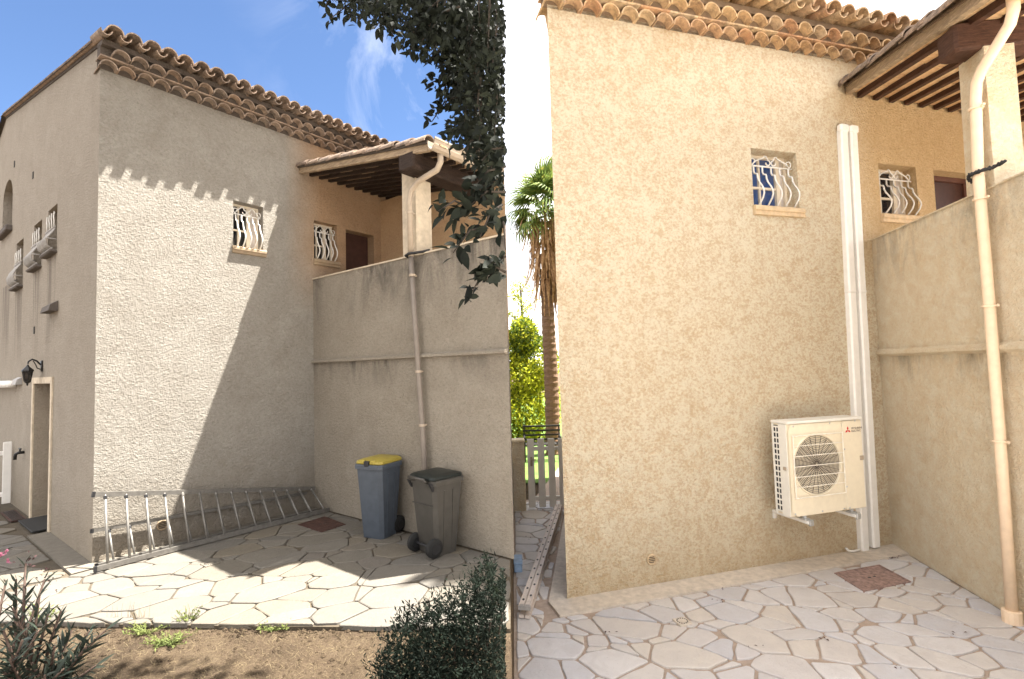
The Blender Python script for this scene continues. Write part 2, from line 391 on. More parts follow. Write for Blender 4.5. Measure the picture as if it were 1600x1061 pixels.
# ------------------------------------------------------------------ crazy paving
def clip(poly, nx, ny, d):
    out = []
    for i in range(len(poly)):
        a, b = poly[i-1], poly[i]
        da, db = a[0]*nx+a[1]*ny-d, b[0]*nx+b[1]*ny-d
        if (da <= 0) != (db <= 0):
            t = da/(da-db); out.append((a[0]+(b[0]-a[0])*t, a[1]+(b[1]-a[1])*t))
        if db <= 0: out.append(b)
    return out
def area(p): return .5*sum(p[i-1][0]*p[i][1]-p[i][0]*p[i-1][1] for i in range(len(p)))
def crazy(par, sites, limits, z, mat, gap, view=None, stretch=(1, 0, 1.0), seed=1):
    """irregular flagstones: power cells of weighted sites in a stretched plane, pulled in by half a joint and cut to the court's edges"""
    rg = random.Random(seed); k = stretch[2]; ca, sa = stretch[0], stretch[1]
    st = lambda p: ((p[0]*ca+p[1]*sa)/k, -p[0]*sa+p[1]*ca)
    ss = [(st(p), p, w) for p, w in sites]; res = []
    for i, (q, p, w) in enumerate(ss):
        poly = [(p[0]-1.2, p[1]-1.2), (p[0]+1.2, p[1]-1.2), (p[0]+1.2, p[1]+1.2), (p[0]-1.2, p[1]+1.2)]
        for j, (q2, p2, w2) in enumerate(ss):
            if i == j: continue
            dx, dy = q2[0]-q[0], q2[1]-q[1]; d2 = dx*dx+dy*dy
            if d2 > 3.2: continue
            # |x-q|^2 - w < |x-q2|^2 - w2
            c = (q2[0]**2+q2[1]**2-q[0]**2-q[1]**2+w-w2)/2
            nx, ny = (dx*ca/k-dy*sa), (dx*sa/k+dy*ca)
            L = math.hypot(nx, ny); poly = clip(poly, nx/L, ny/L, c/L-gap*rg.uniform(.35, .75))
            if len(poly) < 3: break
        if len(poly) < 3: continue
        for lim in limits(p):
            poly = clip(poly, *lim)
            if len(poly) < 3: break
        if len(poly) < 3 or abs(area(poly)) < .003: continue
        res.append(poly)
    if view: res = [p for p in res if view(p)]
    res.sort(key=lambda p: sum(v[1] for v in p)/len(p))
    k = 0; rest = MB()
    for poly in res:
        pts = []
        for i in range(len(poly)):
            a, b = Vector((*poly[i], 0)), Vector((*poly[(i+1) % len(poly)], 0)); L = (b-a).length
            if L < .025: continue
            pts.append(a+(b-a)*min(.2, .010/L)); nsg = max(1, int(L/.10)); nn = Vector((-(b-a).y, (b-a).x, 0))/L
            for q in range(1, nsg): pts.append(a+(b-a)*(q/nsg)+nn*rg.uniform(-.013, .007))
            pts.append(b-(b-a)*min(.2, .010/L))
        if len(pts) < 4: continue
        c = sum(pts, Vector())/len(pts); tilt = (rg.uniform(-.006, .006), rg.uniform(-.006, .006)); h = rg.uniform(-.002, .004)
        ring = lambda f, dz: [(c.x+(p.x-c.x)*(1-f/max(.05, (p-c).length)), c.y+(p.y-c.y)*(1-f/max(.05, (p-c).length)), z+h+dz+(p.x-c.x)*tilt[0]+(p.y-c.y)*tilt[1]) for p in pts]
        mb = MB() if k < 300 else rest
        mb.loft([ring(-.003, -.03), ring(0, -.004), ring(.007, 0)], False); n0 = len(mb.v)-len(pts); mb.f.append(tuple(range(n0, n0+len(pts)))); mb.mi.append(0)
        if k < 300: part(par, 'stone', mb, mat)
        k += 1
    if rest.v: part(par, 'stone', rest, mat, kind='stuff')
    return len(res)
def scatter_sites(x0, x1, y0, y1, step, seed, small=.3):
    rg = random.Random(seed); out = []
    y = y0; r = 0
    while y < y1:
        x = x0+(r % 2)*step*.5
        while x < x1:
            out.append(((x+rg.uniform(-.46, .46)*step, y+rg.uniform(-.46, .46)*step), rg.uniform(-.05, .085)*(step/.36)**2))
            if rg.random() < small: out.append(((x+rg.uniform(-.5, .5)*step, y+rg.uniform(-.5, .5)*step), -.045*(step/.36)**2))
            x += step
        y += step*.82; r += 1
    return out
# west court: base slab of joint mortar, its front edge is a straight cut above the soil
FE = [(-9.0, 4.72), (-3.52, 4.32), (-1.92, 4.19), (-.62, 4.10), (-.08, 4.05)]          # front edge, unit scale
FE = [(x*KL, y*KL) for x, y in FE]
fx, fy = FE[-1][0]-FE[0][0], FE[-1][1]-FE[0][1]; fl = math.hypot(fx, fy); FN = (fy/fl, -fx/fl)   # points to the camera
fd = FE[2][0]*FN[0]+FE[2][1]*FN[1]
def hp(N, p, off=0): return (N.x, N.y, p.x*N.x+p.y*N.y+off)
def lim_w(p):
    q = Vector((p[0], p[1], ZL))-LO; n = q.dot(LN)/KL; u = q.dot(LU)/KL
    L = [(FN[0], FN[1], fd-.004), (1, 0, BX-.01), (LU.x, LU.y, LO.dot(LU)+2.60*KL)]
    if n > .21 or u > -.24: L.append((-LN.x, -LN.y, -(LO.dot(LN)+.22*KL)))
    else: L.append((LU.x, LU.y, LO.dot(LU)-.24*KL))
    return L
def x_at(y): return FE[2][0]+(y-FE[2][1])*0
slab = [(-9*KL-2, FE[0][1]+.15), *FE[1:], (BX, FE[-1][1]), (BX, 6.2), (-2.6, 7.2), (-5.5, 11), (-11, 11)]
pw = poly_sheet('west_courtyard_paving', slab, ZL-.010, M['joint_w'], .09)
def inview(p, m=60):
    for x, y in p:
        v = Vector((x, y, (ZL if x < BX else 0)-CAMH)); a, b, c = v.dot(_r), v.dot(_u), v.dot(_f)
        if c > .5 and -m < 800+a/c*789.9 < 1600+m and 0 < 530.5-b/c*789.9 < 1061+m: return True
    return False
ca = math.cos(R(20)); sa = math.sin(R(20))
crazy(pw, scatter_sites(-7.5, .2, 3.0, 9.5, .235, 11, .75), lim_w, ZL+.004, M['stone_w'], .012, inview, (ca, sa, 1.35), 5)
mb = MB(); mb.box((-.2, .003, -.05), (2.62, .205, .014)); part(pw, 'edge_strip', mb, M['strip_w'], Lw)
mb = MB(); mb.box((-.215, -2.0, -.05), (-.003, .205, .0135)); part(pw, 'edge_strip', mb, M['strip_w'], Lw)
# east court
slab = [(BX+.002, 2.2), (7.5, 2.2), (7.5, 9), (3.5, 9.8), (-.35, 9.8), (-.11, 7.0)]
poly_sheet('bounce_forecourt', [(BX+.003, -14), (16, -14), (16, 2.19), (BX+.003, 2.19)], -.012, M['bounce_forecourt'], .06)  # unseen pale ground added to bounce sunlight onto the east house
pe = poly_sheet('east_courtyard_paving', slab, -.010, M['joint_e'], .06)
def lim_e(p):
    q = Vector((p[0], p[1], 0))-RO; n = q.dot(RN)/KR
    L = [(-1, 0, -(BX+.03)), (TN.x, TN.y, RC.dot(TN)-.01), (0, 1, 9.6)]
    tt = q.dot(TN)
    if n > .26 or tt > -.2: L.append((-RN.x, -RN.y, -(RO.dot(RN)+.265*KR)))
    else: L.append((TN.x, TN.y, RO.dot(TN)-.22))
    return L
ca = math.cos(R(-25)); sa = math.sin(R(-25))
crazy(pe, scatter_sites(-.5, 5.6, 3.2, 9.6, .275, 23, .7), lim_e, .004, M['stone_e'], .025, inview, (ca, sa, 1.3), 9)
mb = MB(); mb.box((-.17, .003, -.05), (3.74, .255, .016)); part(pe, 'edge_strip', mb, M['strip_e'], Rw)
mb = MB(); mb.box((-.17, -.003, -.05), (-.004, -3.2, .0155)); part(pe, 'edge_strip', mb, M['strip_e'], Ow)
# ------------------------------------------------------------------ eaves: two rows of corbelled half-round tiles, then the roof tiles
def barrel(r, l, th=.13, up=1, n=9, taper=.9):
    mb = MB(); rings = []
    for y, k in ((0, 1), (-l, taper)):
        outer = [(r*k*math.cos(math.pi*j/n), y, up*r*k*1.02*math.sin(math.pi*j/n)) for j in range(n+1)]
        inner = [(r*(k-th)*math.cos(math.pi*j/n), y, up*r*(k-th)*math.sin(math.pi*j/n)) for j in range(n, -1, -1)]
        rings.append(outer+inner)
    return mb.loft(rings, True)
def eave(house, F, U, N, k, u0, u1, vt, sp, tm, mm, slope, back, rg, rows=((0, .11), (.115, .225)), over=.36, FR=None):
    r = sp*.485
    tm_mesh = fixn(barrel(r, .30).mesh('eave_tile', tm)); tm_mesh.polygons.foreach_set('use_smooth', [True]*len(tm_mesh.polygons)); tm_mesh.set_sharp_from_angle(angle=R(50))
    cov = fixn(barrel(r, .42, .14).mesh('roof_tile', tm)); pan = fixn(barrel(r*.64, .46, .15, -1).mesh('roof_tile', tm))
    for me in (cov, pan): me.polygons.foreach_set('use_smooth', [True]*len(me.polygons)); me.set_sharp_from_angle(angle=R(50))
    n = int((u1-u0)/sp)
    for row, (dv, fr) in enumerate(rows):
        for i in range(n):
            u = u0+(i+.5+.5*(row % 2))*sp
            m = mat3(U, N, k, F(u+rg.uniform(-.006, .006), fr+rg.uniform(-.008, .008), vt+dv+rg.uniform(-.004, .004)))
            inst(house, 'eave_tile', tm_mesh, m @ Matrix.Rotation(rg.uniform(-.04, .04), 4, 'Y') @ Matrix.Rotation(rg.uniform(-.03, .03), 4, 'Z'))
        mb = MB(); mb.box((u0, .0, vt+dv+.004), (u1, fr-.103, vt+dv+.118)); part(house, 'mortar_bed', mb, mm, F)
    # mortar haunch over each row (follows the arches), and the thin flat tiles between the rows
    i = 0; u = u0
    me = fixn(MB().box((-.16, -.2, 0), (.157, 0, .017)).mesh('flat_tile', tm))
    while u < u1:
        inst(house, 'flat_tile', me, mat3(U, N, k, F(u+.16, rows[0][1]+.02+rg.uniform(-.004, .004), vt+rows[1][0]-.020+rg.uniform(-.002, .002)))); u += .322
    mb = MB(); mb.box((u0, .0, vt+rows[1][0]+.09), (u1, rows[1][1]-.03, vt+rows[1][0]+.155)); part(house, 'mortar_bed', mb, mm, F)
    vb = vt+rows[1][0]+.125+r*.64
    rot = Matrix.Rotation(-math.atan(slope), 4, 'X')
    for i in range(n+1):
        u = u0+i*sp
        inst(house, 'roof_tile', pan, mat3(U, N, k, F(u+rg.uniform(-.006, .006), over+rg.uniform(-.012, .012), vb)) @ rot)
        if i < n: inst(house, 'roof_tile', cov, mat3(U, N, k, F(u+sp*.5+rg.uniform(-.006, .006), over-.02+rg.uniform(-.015, .012), vb+.012+rg.uniform(-.004, .004))) @ rot @ Matrix.Rotation(rg.uniform(-.04, .04), 4, 'Z'))
    # the tiled slope behind the edge tiles: corrugated
    mb = MB(); rows_ = []
    m = n*8
    for j in range(0, 12):
        nn = over-.12-(over-.12-back)*j/11
        rows_.append([(u0-sp*.2+(u1-u0+sp*.4)*q/m, nn, vb-.01+(over-nn)*slope+.07*math.cos(2*math.pi*(q/m*(u1-u0+sp*.4)-sp*.7)/sp)+rg.uniform(0, .012)) for q in range(m+1)])
    mb.loft(rows_, False, False); part(house, 'roof', mb, tm, FR or F, True)
    return vb
# ------------------------------------------------------------------ windows with bulging grilles
def grille(house, F, u0, u1, v0, v1, mat, nb=5, n0=-.05, label=None):
    w, h = u1-u0, v1-v0; g = MB(); vb = v0+h*.745; r = .009
    g.tube([(u0+.01, n0, vb), (u1-.01, n0, vb)], .009, 6)
    def scroll(cu, dirn):
        pts = []
        # S scroll from the middle out to a curl
        for q in range(9):
            a = math.pi*(.5+1.5*q/8); pts.append((cu+dirn*(.035+.028*math.cos(a)), n0, vb+.045+.028*math.sin(a)))
        p0 = pts[0]; top = [(p0[0]+dirn*.05*t+0, n0, p0[2]+.045*math.sin(t*2.4)) for t in (.4, .8, 1.1)]
        top += [(cu+dirn*(w*.36), n0, vb+.05), (cu+dirn*(w*.42), n0, vb+.012)]
        g.tube(pts[::-1]+top, .007, 5)
        c2 = cu+dirn*w*.42; g.tube([(c2+dirn*(-.004+.030*math.cos(a)), n0, vb+.045+.034*math.sin(a)) for a in [(-.5+1.6*q/9)*math.pi for q in range(10)]], .006, 5)
    c = (u0+u1)/2; scroll(c, 1); scroll(c, -1)
    go = part(house, 'window_grille', g, mat, F, True, label)
    for i in range(nb):
        u = u0+w*(i+.5)/nb
        H = vb-v0
        path = [(0, 1), (0, .86), (.012, .80), (.045, .765), (.05, .72), (.052, .66), (.07, .56), (.105, .44), (.125, .34), (.128, .26), (.11, .16), (.07, .06), (.045, 0)]
        b = MB(); b.tube([(u, n0+n, v0+.0+H*t) for n, t in path], r, 6); part(go, 'bar', b, mat, F, True)
    return go
def window(house, F, u0, u1, v0, v1, depth, frame_m, glass_m, sill_m, split=.62, sill=True, curtain=True, cross=True):
    n = -depth; fr = MB(); t = .03
    for a, b in (((u0, n, v0), (u1, n+.04, v0+t)), ((u0, n, v1-t), (u1, n+.04, v1)), ((u0, n, v0+t), (u0+t, n+.04, v1-t)), ((u1-t, n, v0+t), (u1, n+.04, v1-t))): fr.box(a, b)
    us = u0+(u1-u0)*split
    fr.box((us-.025, n+.003, v0+t), (us+.025, n+.045, v1-t))
    if cross:
        vm = v0+(v1-v0)*.43
        fr.box((u0+t, n+.006, vm-.011), (us-.025, n+.036, vm+.011)); um = (u0+us)/2; fr.box((um-.010, n+.005, v0+t), (um+.010, n+.035, v1-t))
    w = part(house, 'window', fr, frame_m, F)
    mb = MB(); mb.quad((u0, n+.012, v0), (us, n+.012, v0), (us, n+.012, v1), (u0, n+.012, v1)); part(w, 'pane', mb, glass_m, F)
    mb = MB(); mb.quad((us, n+.013, v0), (u1, n+.013, v0), (u1, n+.013, v1), (us, n+.013, v1)); part(w, 'pane', mb, M['curtain'] if curtain else glass_m, F)
    if sill:
        mb = MB(); a = .015
        prof = [(-depth, 0), (.03, 0), (.045, -.02), (.045, -.05), (.03, -.06), (.03, -.095), (.0, -.10), (-.02, -.10)]
        mb.loft([[(u, p[0], v0+.012+p[1]) for p in prof] for u in (u0-a, u1+a*2.2)], True); part(w, 'sill', mb, sill_m, F)
    return w
rg = random.Random(3)
# ------------------------------------------------------------------ WEST HOUSE
HW = thing('house', 'grey-beige rendered house at left with a sunlit front, barred gable windows and a diagonal shadow', 'house', Lw(0, 0, 0))
w1 = (1.47, 1.88, 3.775, 4.42); w2 = (2.67, 3.08, 3.785, 4.40); d2 = (3.24, 3.80, 2.40, 4.37)
mb = MB(); wall(mb, 0, 2.66, 0, 5.62, [w1], 0, .2)
part(HW, 'front_wall', mb, M['stucco_w'], Lw)
mb = MB(); wall(mb, 2.66, 5.2, 2.3, 5.62, [w2, d2], 0, .2)
part(HW, 'porch_wall', mb, M['stucco_w'], Lw)
window(HW, Lw, w1[0], w1[1], w1[2], w1[3], .19, M['cream'], M['glass'], M['sill_w'], .66)
grille(HW, Lw, w1[0]+.015, w1[1]-.01, w1[2]+.012, w1[3]-.01, M['white'], 5)
window(HW, Lw, w2[0], w2[1], w2[2], w2[3], .19, M['cream'], M['glass'], M['sill_w'], .66, True, False)
grille(HW, Lw, w2[0]+.015, w2[1]-.01, w2[2]+.012, w2[3]-.01, M['white'], 5)
mb = MB(); mb.box((d2[0], -.20, d2[2]), (d2[1], -.17, d2[3]), .005); dr = part(HW, 'door', mb, M['door'], Lw)
# gable wall: local (n, v) in the plane u = 0
def Gw(a, n, v): return Lw(-n, -a, v)            # a = distance back from the corner, n = outward (west)
gh = [(1.92, 2.47, 3.80, 4.45), (2.85, 3.40, 3.73, 4.42), (4.20, 4.80, 3.60, 4.38), (5.28, 6.26, 4.80, 5.76), (2.02, 3.10, .03, 1.98)]
mb = MB(); wall(mb, 0, 9.5, 0, 5.62, [h for h in gh if h[3] < 5.5]+[(5.28, 6.26, 4.80, 5.62)], 0, .26)
rk = lambda a: 5.90+.19*min(a, 6.1)-.27*max(0, a-6.1)
seg = [0, 1, 2, 3, 4, 5, 5.28, 6.1, 6.26, 7, 8, 9.5]
for a, b in zip(seg, seg[1:]):
    lo = 5.62
    if 5.27 < a < 6.25: lo = 5.76
    mb.quad((a, 0, lo), (b, 0, lo), (b, 0, rk(b)), (a, 0, rk(a)))
# arched head of the upper window
for sgn in (-1, 1):
    cx, hw = 5.77, .49
    pts = [(cx+sgn*hw*math.cos(t), 0, 5.36+.38*math.sin(t)) for t in [math.pi/2*q/6 for q in range(7)]]
    cor = (cx+sgn*hw, 0, 5.76)
    for p, q in zip(pts, pts[1:]): mb.add([cor, p, q, (q[0], -.26, q[2]), (p[0], -.26, p[2])], [(0, 1, 2), (1, 4, 3, 2)])
    mb.add([cor, pts[-1], (cx, 0, 5.76)], [(0, 1, 2)])
for e in (5.28, 6.26): mb.quad((e, 0, 5.62), (e, -.26, 5.62), (e, -.26, 5.76), (e, 0, 5.76))
part(HW, 'gable_wall', mb, M['stucco_wg'], Gw)
mb = MB(); mb.box((5.2, 0, 2.3), (5.35, -5, 5.6)); mb.quad((0, -9.49, 0), (0, -9.49, 5), (8, -9.49, 5), (8, -9.49, 0)); part(HW, 'rear_wall', mb, M['stucco_wg'], Lw)
# a porch-side return wall (faces west) and the taller block behind
def x_lim_n(u, xl=-.035):                        # n at which a line of constant u reaches the boundary with the east place
    return (xl/KL-(-4.665)-LU.x*u)/LN.x
nb_ = x_lim_n(3.95)
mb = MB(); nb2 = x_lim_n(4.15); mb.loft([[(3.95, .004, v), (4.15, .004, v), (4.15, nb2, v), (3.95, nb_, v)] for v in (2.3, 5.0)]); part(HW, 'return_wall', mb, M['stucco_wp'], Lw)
n5 = x_lim_n(5.0)
mb = MB(); mb.add([(4.9, .3, 4.9), (4.9, n5+.0, 4.9), (4.9, n5, 5.72), (4.9, .3, 5.98), (5.15, .3, 4.9), (5.15, n5-.2, 4.9), (5.15, n5-.2, 5.72), (5.15, .3, 5.98)], [(0, 1, 2, 3), (4, 7, 6, 5), (0, 3, 7, 4), (1, 5, 6, 2), (3, 2, 6, 7)])
part(HW, 'upper_wall', mb, M['stucco_wg'], Lw)
mb = MB(); mb.add([(4.8, .3, 5.98), (4.8, n5-.02, 5.73), (5.2, n5-.2, 5.73), (5.2, .3, 5.98), (4.8, .3, 6.04), (4.8, n5-.02, 5.79), (5.2, n5-.2, 5.79), (5.2, .3, 6.04)], [(3, 2, 1, 0), (4, 5, 6, 7), (0, 1, 5, 4), (1, 2, 6, 5), (2, 3, 7, 6), (3, 0, 4, 7)])
part(HW, 'upper_roof_edge', mb, M['tile_w'], Lw)
eave(HW, Lw, LU, LN, KL, -.03, 4.1, 5.60, .178, M['tile_w'], M['mortar_w'], .19, -6.1, rg)
vt_me = fixn(barrel(.06, .42, .14).mesh('verge_tile', M['mortar_w']))
for i in range(16):
    a = .1+i*.385
    m = mat3(LU, LN, KL, Lw(-.01, -a, rk(a)+.0)) @ Matrix.Rotation(-math.atan(.19), 4, 'X'); inst(HW, 'verge_tile', vt_me, m)
for i in range(8):
    a = 6.15+i*.4
    m = mat3(LU, LN, KL, Lw(-.01, -a, rk(a)+.0)) @ Matrix.Rotation(math.atan(.27), 4, 'X'); inst(HW, 'verge_tile', vt_me, m)
mb = MB(); mb.tube([(.02, -.0, rk(0)-.0), (.02, -6.1, rk(6.1))], .045, 6); part(HW, 'verge_mortar', mb, M['mortar_w'], Lw)
# gable windows: recessed frames, pot-bellied guards on dark sills
for k, h in enumerate(gh[:3]):
    w = window(HW, Gw, h[0], h[1], h[2], h[3], .24, M['cream'], M['glass'], M['sill_dark'], .5, False, False)
    mb = MB(); mb.box((h[0]-.03, -.02, h[2]-.045), (h[1]+.03, .085, h[2]), .015); part(w, 'sill', mb, M['sill_dark'], Gw)
    g = MB(); vm = h[2]+(h[3]-h[2])*.50
    for v, n in ((vm, .02), (h[2]+.02, .05)): g.tube([(h[0], n, v), (h[1], n, v)], .012, 6)
    [g.tube([(e, .11, h[2]+.15), (e, -.02, h[2]+.15)], .008, 6) for e in (h[0]+.01, h[1]-.01)]
    go = part(HW, 'window_guard', g, M['iron'], Gw, True)
    for i in range(8):
        u = h[0]+(h[1]-h[0])*(i+.5)/8
        b = MB(); b.tube([(u, .01, vm), (u, .03, vm-.06), (u, .08, vm-.14), (u, .115, h[2]+.15), (u, .10, h[2]+.06), (u, .04, h[2]+.015)], .010, 6); part(go, 'bar', b, M['iron'], Gw, True)
    for i in range(4):
        u = h[0]+(h[1]-h[0])*(i+.5)/4
        b = MB(); b.tube([(u, .02, vm), (u, .02, vm+.10), (u+.03, .02, vm+.15), (u, .02, vm+.22)], .008, 6); part(go, 'bar', b, M['white'], Gw, True)
h = gh[3]
mb = MB(); mb.quad((h[0], -.24, h[2]), (h[1], -.24, h[2]), (h[1], -.24, h[3]), (h[0], -.24, h[3])); w = part(HW, 'arched_window', mb, M['glass'], Gw)
mb = MB(); mb.box((h[0]-.05, -.02, h[2]-.10), (h[1]+.05, .09, h[2]), .015); part(w, 'sill', mb, M['sill_dark'], Gw)
h = gh[4]
mb = MB(); mb.box((h[0], -.26, .03), (h[1], -.22, h[3]), .005); dr = part(HW, 'door', mb, M['surround'], Gw)
mb = MB(); mb.box((h[0]+.06, -.215, .1), (h[1]-.06, -.205, .9), .004); mb.box((h[0]+.06, -.215, 1.0), (h[1]-.06, -.205, 1.86), .004); part(dr, 'door_panel', mb, M['surround'], Gw)
mb = MB()
for a, b in (((h[0]-.09, .001, 0), (h[0]-.002, .02, h[3]+.09)), ((h[1]+.002, .001, 0), (h[1]+.09, .02, h[3]+.09)), ((h[0]-.002, .001, h[3]+.002), (h[1]+.002, .018, h[3]+.09))): mb.box(a, b)
part(HW, 'door_surround', mb, M['surround'], Gw)
for a, v in ((5.17, 5.9), (3.56, 5.28), (3.21, 2.8)):
    mb = MB(); mb.box((a-.035, .001, v-.07), (a+.035, .008, v+.04), .01); part(HW, 'vent_slot', mb, M['interior'], Gw)
mb = MB(); mb.loft([[(1.76+.5*t, .002, 2.95), (1.76+.5*t, .10, 2.95), (1.76+.5*t, .08, 3.03), (1.76+.5*t, .002, 3.09)] for t in (0, 1)]); part(HW, 'vent_hood', mb, M['sill_dark'], Gw)
mb = MB(); mb.loft([[(4.05+.35*t, .002, 1.97), (4.05+.35*t, .08, 1.97), (4.05+.35*t, .06, 2.05), (4.05+.35*t, .002, 2.09)] for t in (0, 1)]); part(HW, 'vent_hood', mb, M['iron'], Gw)
# small round vent low on the sunlit front
def vent(house, F, u, v, r, m1, m2):
    mb = MB(); ring = lambda rr, n: [(u+rr*math.cos(a), n, v+rr*math.sin(a)) for a in [2*math.pi*q/24 for q in range(24)]]
    mb.loft([ring(r, .001), ring(r, .014), ring(r*.9, .02), ring(r*.74, .018), ring(r*.72, .006)], False); o = part(house, 'wall_vent', mb, m1, F, True, angle=40)
    mb = MB(); mb.add(ring(r*.73, .007), [tuple(range(24))]); part(o, 'vent_back', mb, m2, F)
    for i in range(5):
        mb = MB(); a = -.6+.3*i; hw = r*.72*math.sqrt(max(.02, 1-(a/.72)**2))
        mb.box((u-hw, .008, v+a*r-.05*r), (u+hw, .015, v+a*r+.05*r)); part(o, 'slat', mb, m1, F)
vent(HW, Lw, .66, .25, .062, M['sill_w'], M['interior'])
# terrace wall of the west house
TWL = thing('terrace_wall', 'tall grey-beige terrace wall behind the wheelie bins, dark stains under its coping', 'wall', Lw(2.65, 0, 0))
n0 = 3.745; n1 = x_lim_n(2.85, -.05); n2 = x_lim_n(2.65, -.035)
mb = MB(); P = [(2.65, -.0), (2.65, n2), (2.85, n1), (2.85, 0)]
mb.loft([[(u, n, 0) for u, n in P], [(u, n, 3.46) for u, n in P]]); part(TWL, 'wall_body', mb, M['stucco_wt'], Lw)
mb = MB(); P2 = [(2.635, .0), (2.635, n2), (2.865, n1), (2.865, 0)]
mb.loft([[(u, n, 3.46) for u, n in P2], [(u, n, 3.478) for u, n in P2]]); part(TWL, 'coping', mb, M['surround'], Lw)
mb = MB(); mb.loft([[(2.65, n, 2.165), (2.60, n, 2.175), (2.60, n, 2.205), (2.65, n, 2.225)] for n in (0, n2-.01)]); part(TWL, 'ledge', mb, M['stucco_wt'], Lw)
mb = MB(); P3 = [(2.86, .0), (2.86, n1), (3.95, nb_), (3.95, 0)]
mb.loft([[(u, n, 0) for u, n in P3], [(u, n, 2.4) for u, n in P3]]); part(TWL, 'terrace_floor', mb, M['strip_w'], Lw)
# porch roof of the west house
PW = thing('porch_roof', 'lean-to porch roof on dark rafters over the west terrace, cream gutter along its edge', 'porch roof', Lw(2.65, 2.46, 3.478))
PV = lambda n: 5.13-.165*n                     # underside
for i in range(22):
    u = 2.62+i*.163; ne = min(2.78, x_lim_n(u+.06))
    if ne < .15: break
    mb = MB(); mb.loft([[(u-.024, n, PV(n)-.052), (u+.024, n, PV(n)-.052), (u+.024, n, PV(n)+.001), (u-.024, n, PV(n)+.001)] for n in (.004, ne)]); part(PW, 'rafter', mb, M['wood_dark'], Lw)
    if i: 
        nn = .01
        while nn < ne-.05:
            e = min(ne, nn+.30)-.008; c = rg.uniform(0, .012)
            mb = MB(); mb.loft([[(u-.133, n, PV(n)-.004-c), (u-.03, n, PV(n)-.004-c), (u-.03, n, PV(n)+.02), (u-.133, n, PV(n)+.02)] for n in (nn, e)]); part(PW, 'ceiling_tile', mb, M['ceil_w'], Lw); nn += .30
mb = MB(); mb.loft([[(2.425, n, PV(n)-.06), (2.475, n, PV(n)-.06), (2.475, n, PV(n)+.035), (2.425, n, PV(n)+.035)] for n in (.004, 2.84)]); part(PW, 'fascia_board', mb, M['wood_fascia'], Lw)
nn = .01
while nn < 2.8:
    mb = MB(); mb.loft([[(2.478, n, PV(n)-.004), (2.587, n, PV(n)-.004), (2.587, n, PV(n)+.02), (2.478, n, PV(n)+.02)] for n in (nn, nn+.292)]); part(PW, 'ceiling_tile', mb, M['ceil_w'], Lw); nn += .30
P = [(2.40, .004), (2.40, 2.86), (2.55, 2.86), (2.55+.0, 2.86)]
ue = (-.035/KL+4.665-LN.x*2.86)/LU.x; u00 = (-.035/KL+4.665-LN.x*.004)/LU.x
P = [(2.40, .004), (2.40, 2.86), (ue, 2.86), (min(u00, 4.85), x_lim_n(min(u00, 4.85))), (min(u00, 4.85), .004)]
mb = MB(); mb.loft([[(u, n, PV(n)+.022) for u, n in P], [(u, n, PV(n)+.055) for u, n in P]]); part(PW, 'roof_deck', mb, M['mortar_w'], Lw)
tl = fixn(barrel(.085, .36, .14).mesh('verge_tile', M['tile_w']))
for i in range(10):
    n = 2.86-i*.285
    inst(PW, 'verge_tile', tl, mat3(LU, LN, KL, Lw(2.455+rg.uniform(-.012, .012), n, PV(n)+.045+rg.uniform(0, .012))) @ Matrix.Rotation(-math.atan(.165)+.05, 4, 'X') @ Matrix.Rotation(rg.uniform(-.05, .05), 4, 'Z'))
i = 0
while 2.60+i*.19 < ue:
    u = 2.60+i*.19; inst(PW, 'roof_tile', tl, mat3(LU, LN, KL, Lw(u, 2.87, PV(2.87)+.05)) @ Matrix.Rotation(-math.atan(.165), 4, 'X')); i += 1
bu = (-.035/KL+4.665-LN.x*2.64)/LU.x
mb = MB(); mb.box((2.42, 2.31, 4.47), (bu, 2.60, 4.69), .02); part(PW, 'beam', mb, M['wood_dark'], Lw)
mb = MB(); mb.loft([[(2.66, 2.10, 3.48), (2.66, 2.36, 3.48), (2.93, 2.36, 3.48), (2.93, 2.10, 3.48)], [(2.66, 2.10, 4.66), (2.66, 2.36, 4.66), (2.92, 2.36, 4.66), (2.92, 2.10, 4.66)]]); part(PW, 'pillar', mb, M['surround'], Lw)
gu = (-.035/KL+4.665-LN.x*3.0)/LU.x
mb = MB(); prof = [(-.06, .065), (-.06, 0), (-.042, -.042), (0, -.06), (.042, -.042), (.06, 0), (.06, .075), (.072, .08), (.072, .06), (.05, .06), (.05, 0), (0, -.045), (-.05, 0), (-.05, .065)]
mb.loft([[(u, 2.93+p[0], 4.64+p[1]) for p in prof] for u in (2.40, gu)], True); part(PW, 'gutter', mb, M['gutter_w'], Lw)
mb = MB(); mb.lathe([(.10, 0), (.105, .14)], (0, 0, 0), 12)
# down pipe with its swan neck, clips and a black strap
DP = thing('drainpipe', 'beige drainpipe running down the west terrace wall past the white pillar to the bins', 'drainpipe', Lw(2.58, 2.35, 0))
mb = MB(); mb.tube([(2.58, 2.9, 4.60), (2.58, 2.9, 4.50), (2.58, 2.84, 4.42), (2.58, 2.50, 4.36), (2.58, 2.37, 4.28), (2.58, 2.33, 4.16), (2.58, 2.34, 3.44)], .036, 12); part(DP, 'pipe', mb, M['gutter_w'], Lw, True)
mb = MB(); mb.tube([(2.58, 2.34, 3.45), (2.58, 2.42, 2.3), (2.58, 2.50, 1.2), (2.58, 2.56, .02)], .034, 12); part(DP, 'pipe', mb, M['pipe_shaded'], Lw, True, 'lower length, darkened by shade put into its colour')
for v, n in ((4.0, 2.335), (3.2, 2.36), (2.0, 2.44), (1.35, 2.49)):
    mb = MB(); mb.lathe([(.042, -.014), (.042, .014)], (2.58, n, v), 12); mb.box((2.58, n-.012, v-.01), (2.648, n+.012, v+.01)); part(DP, 'pipe_clip', mb, M['gutter_w'], Lw)
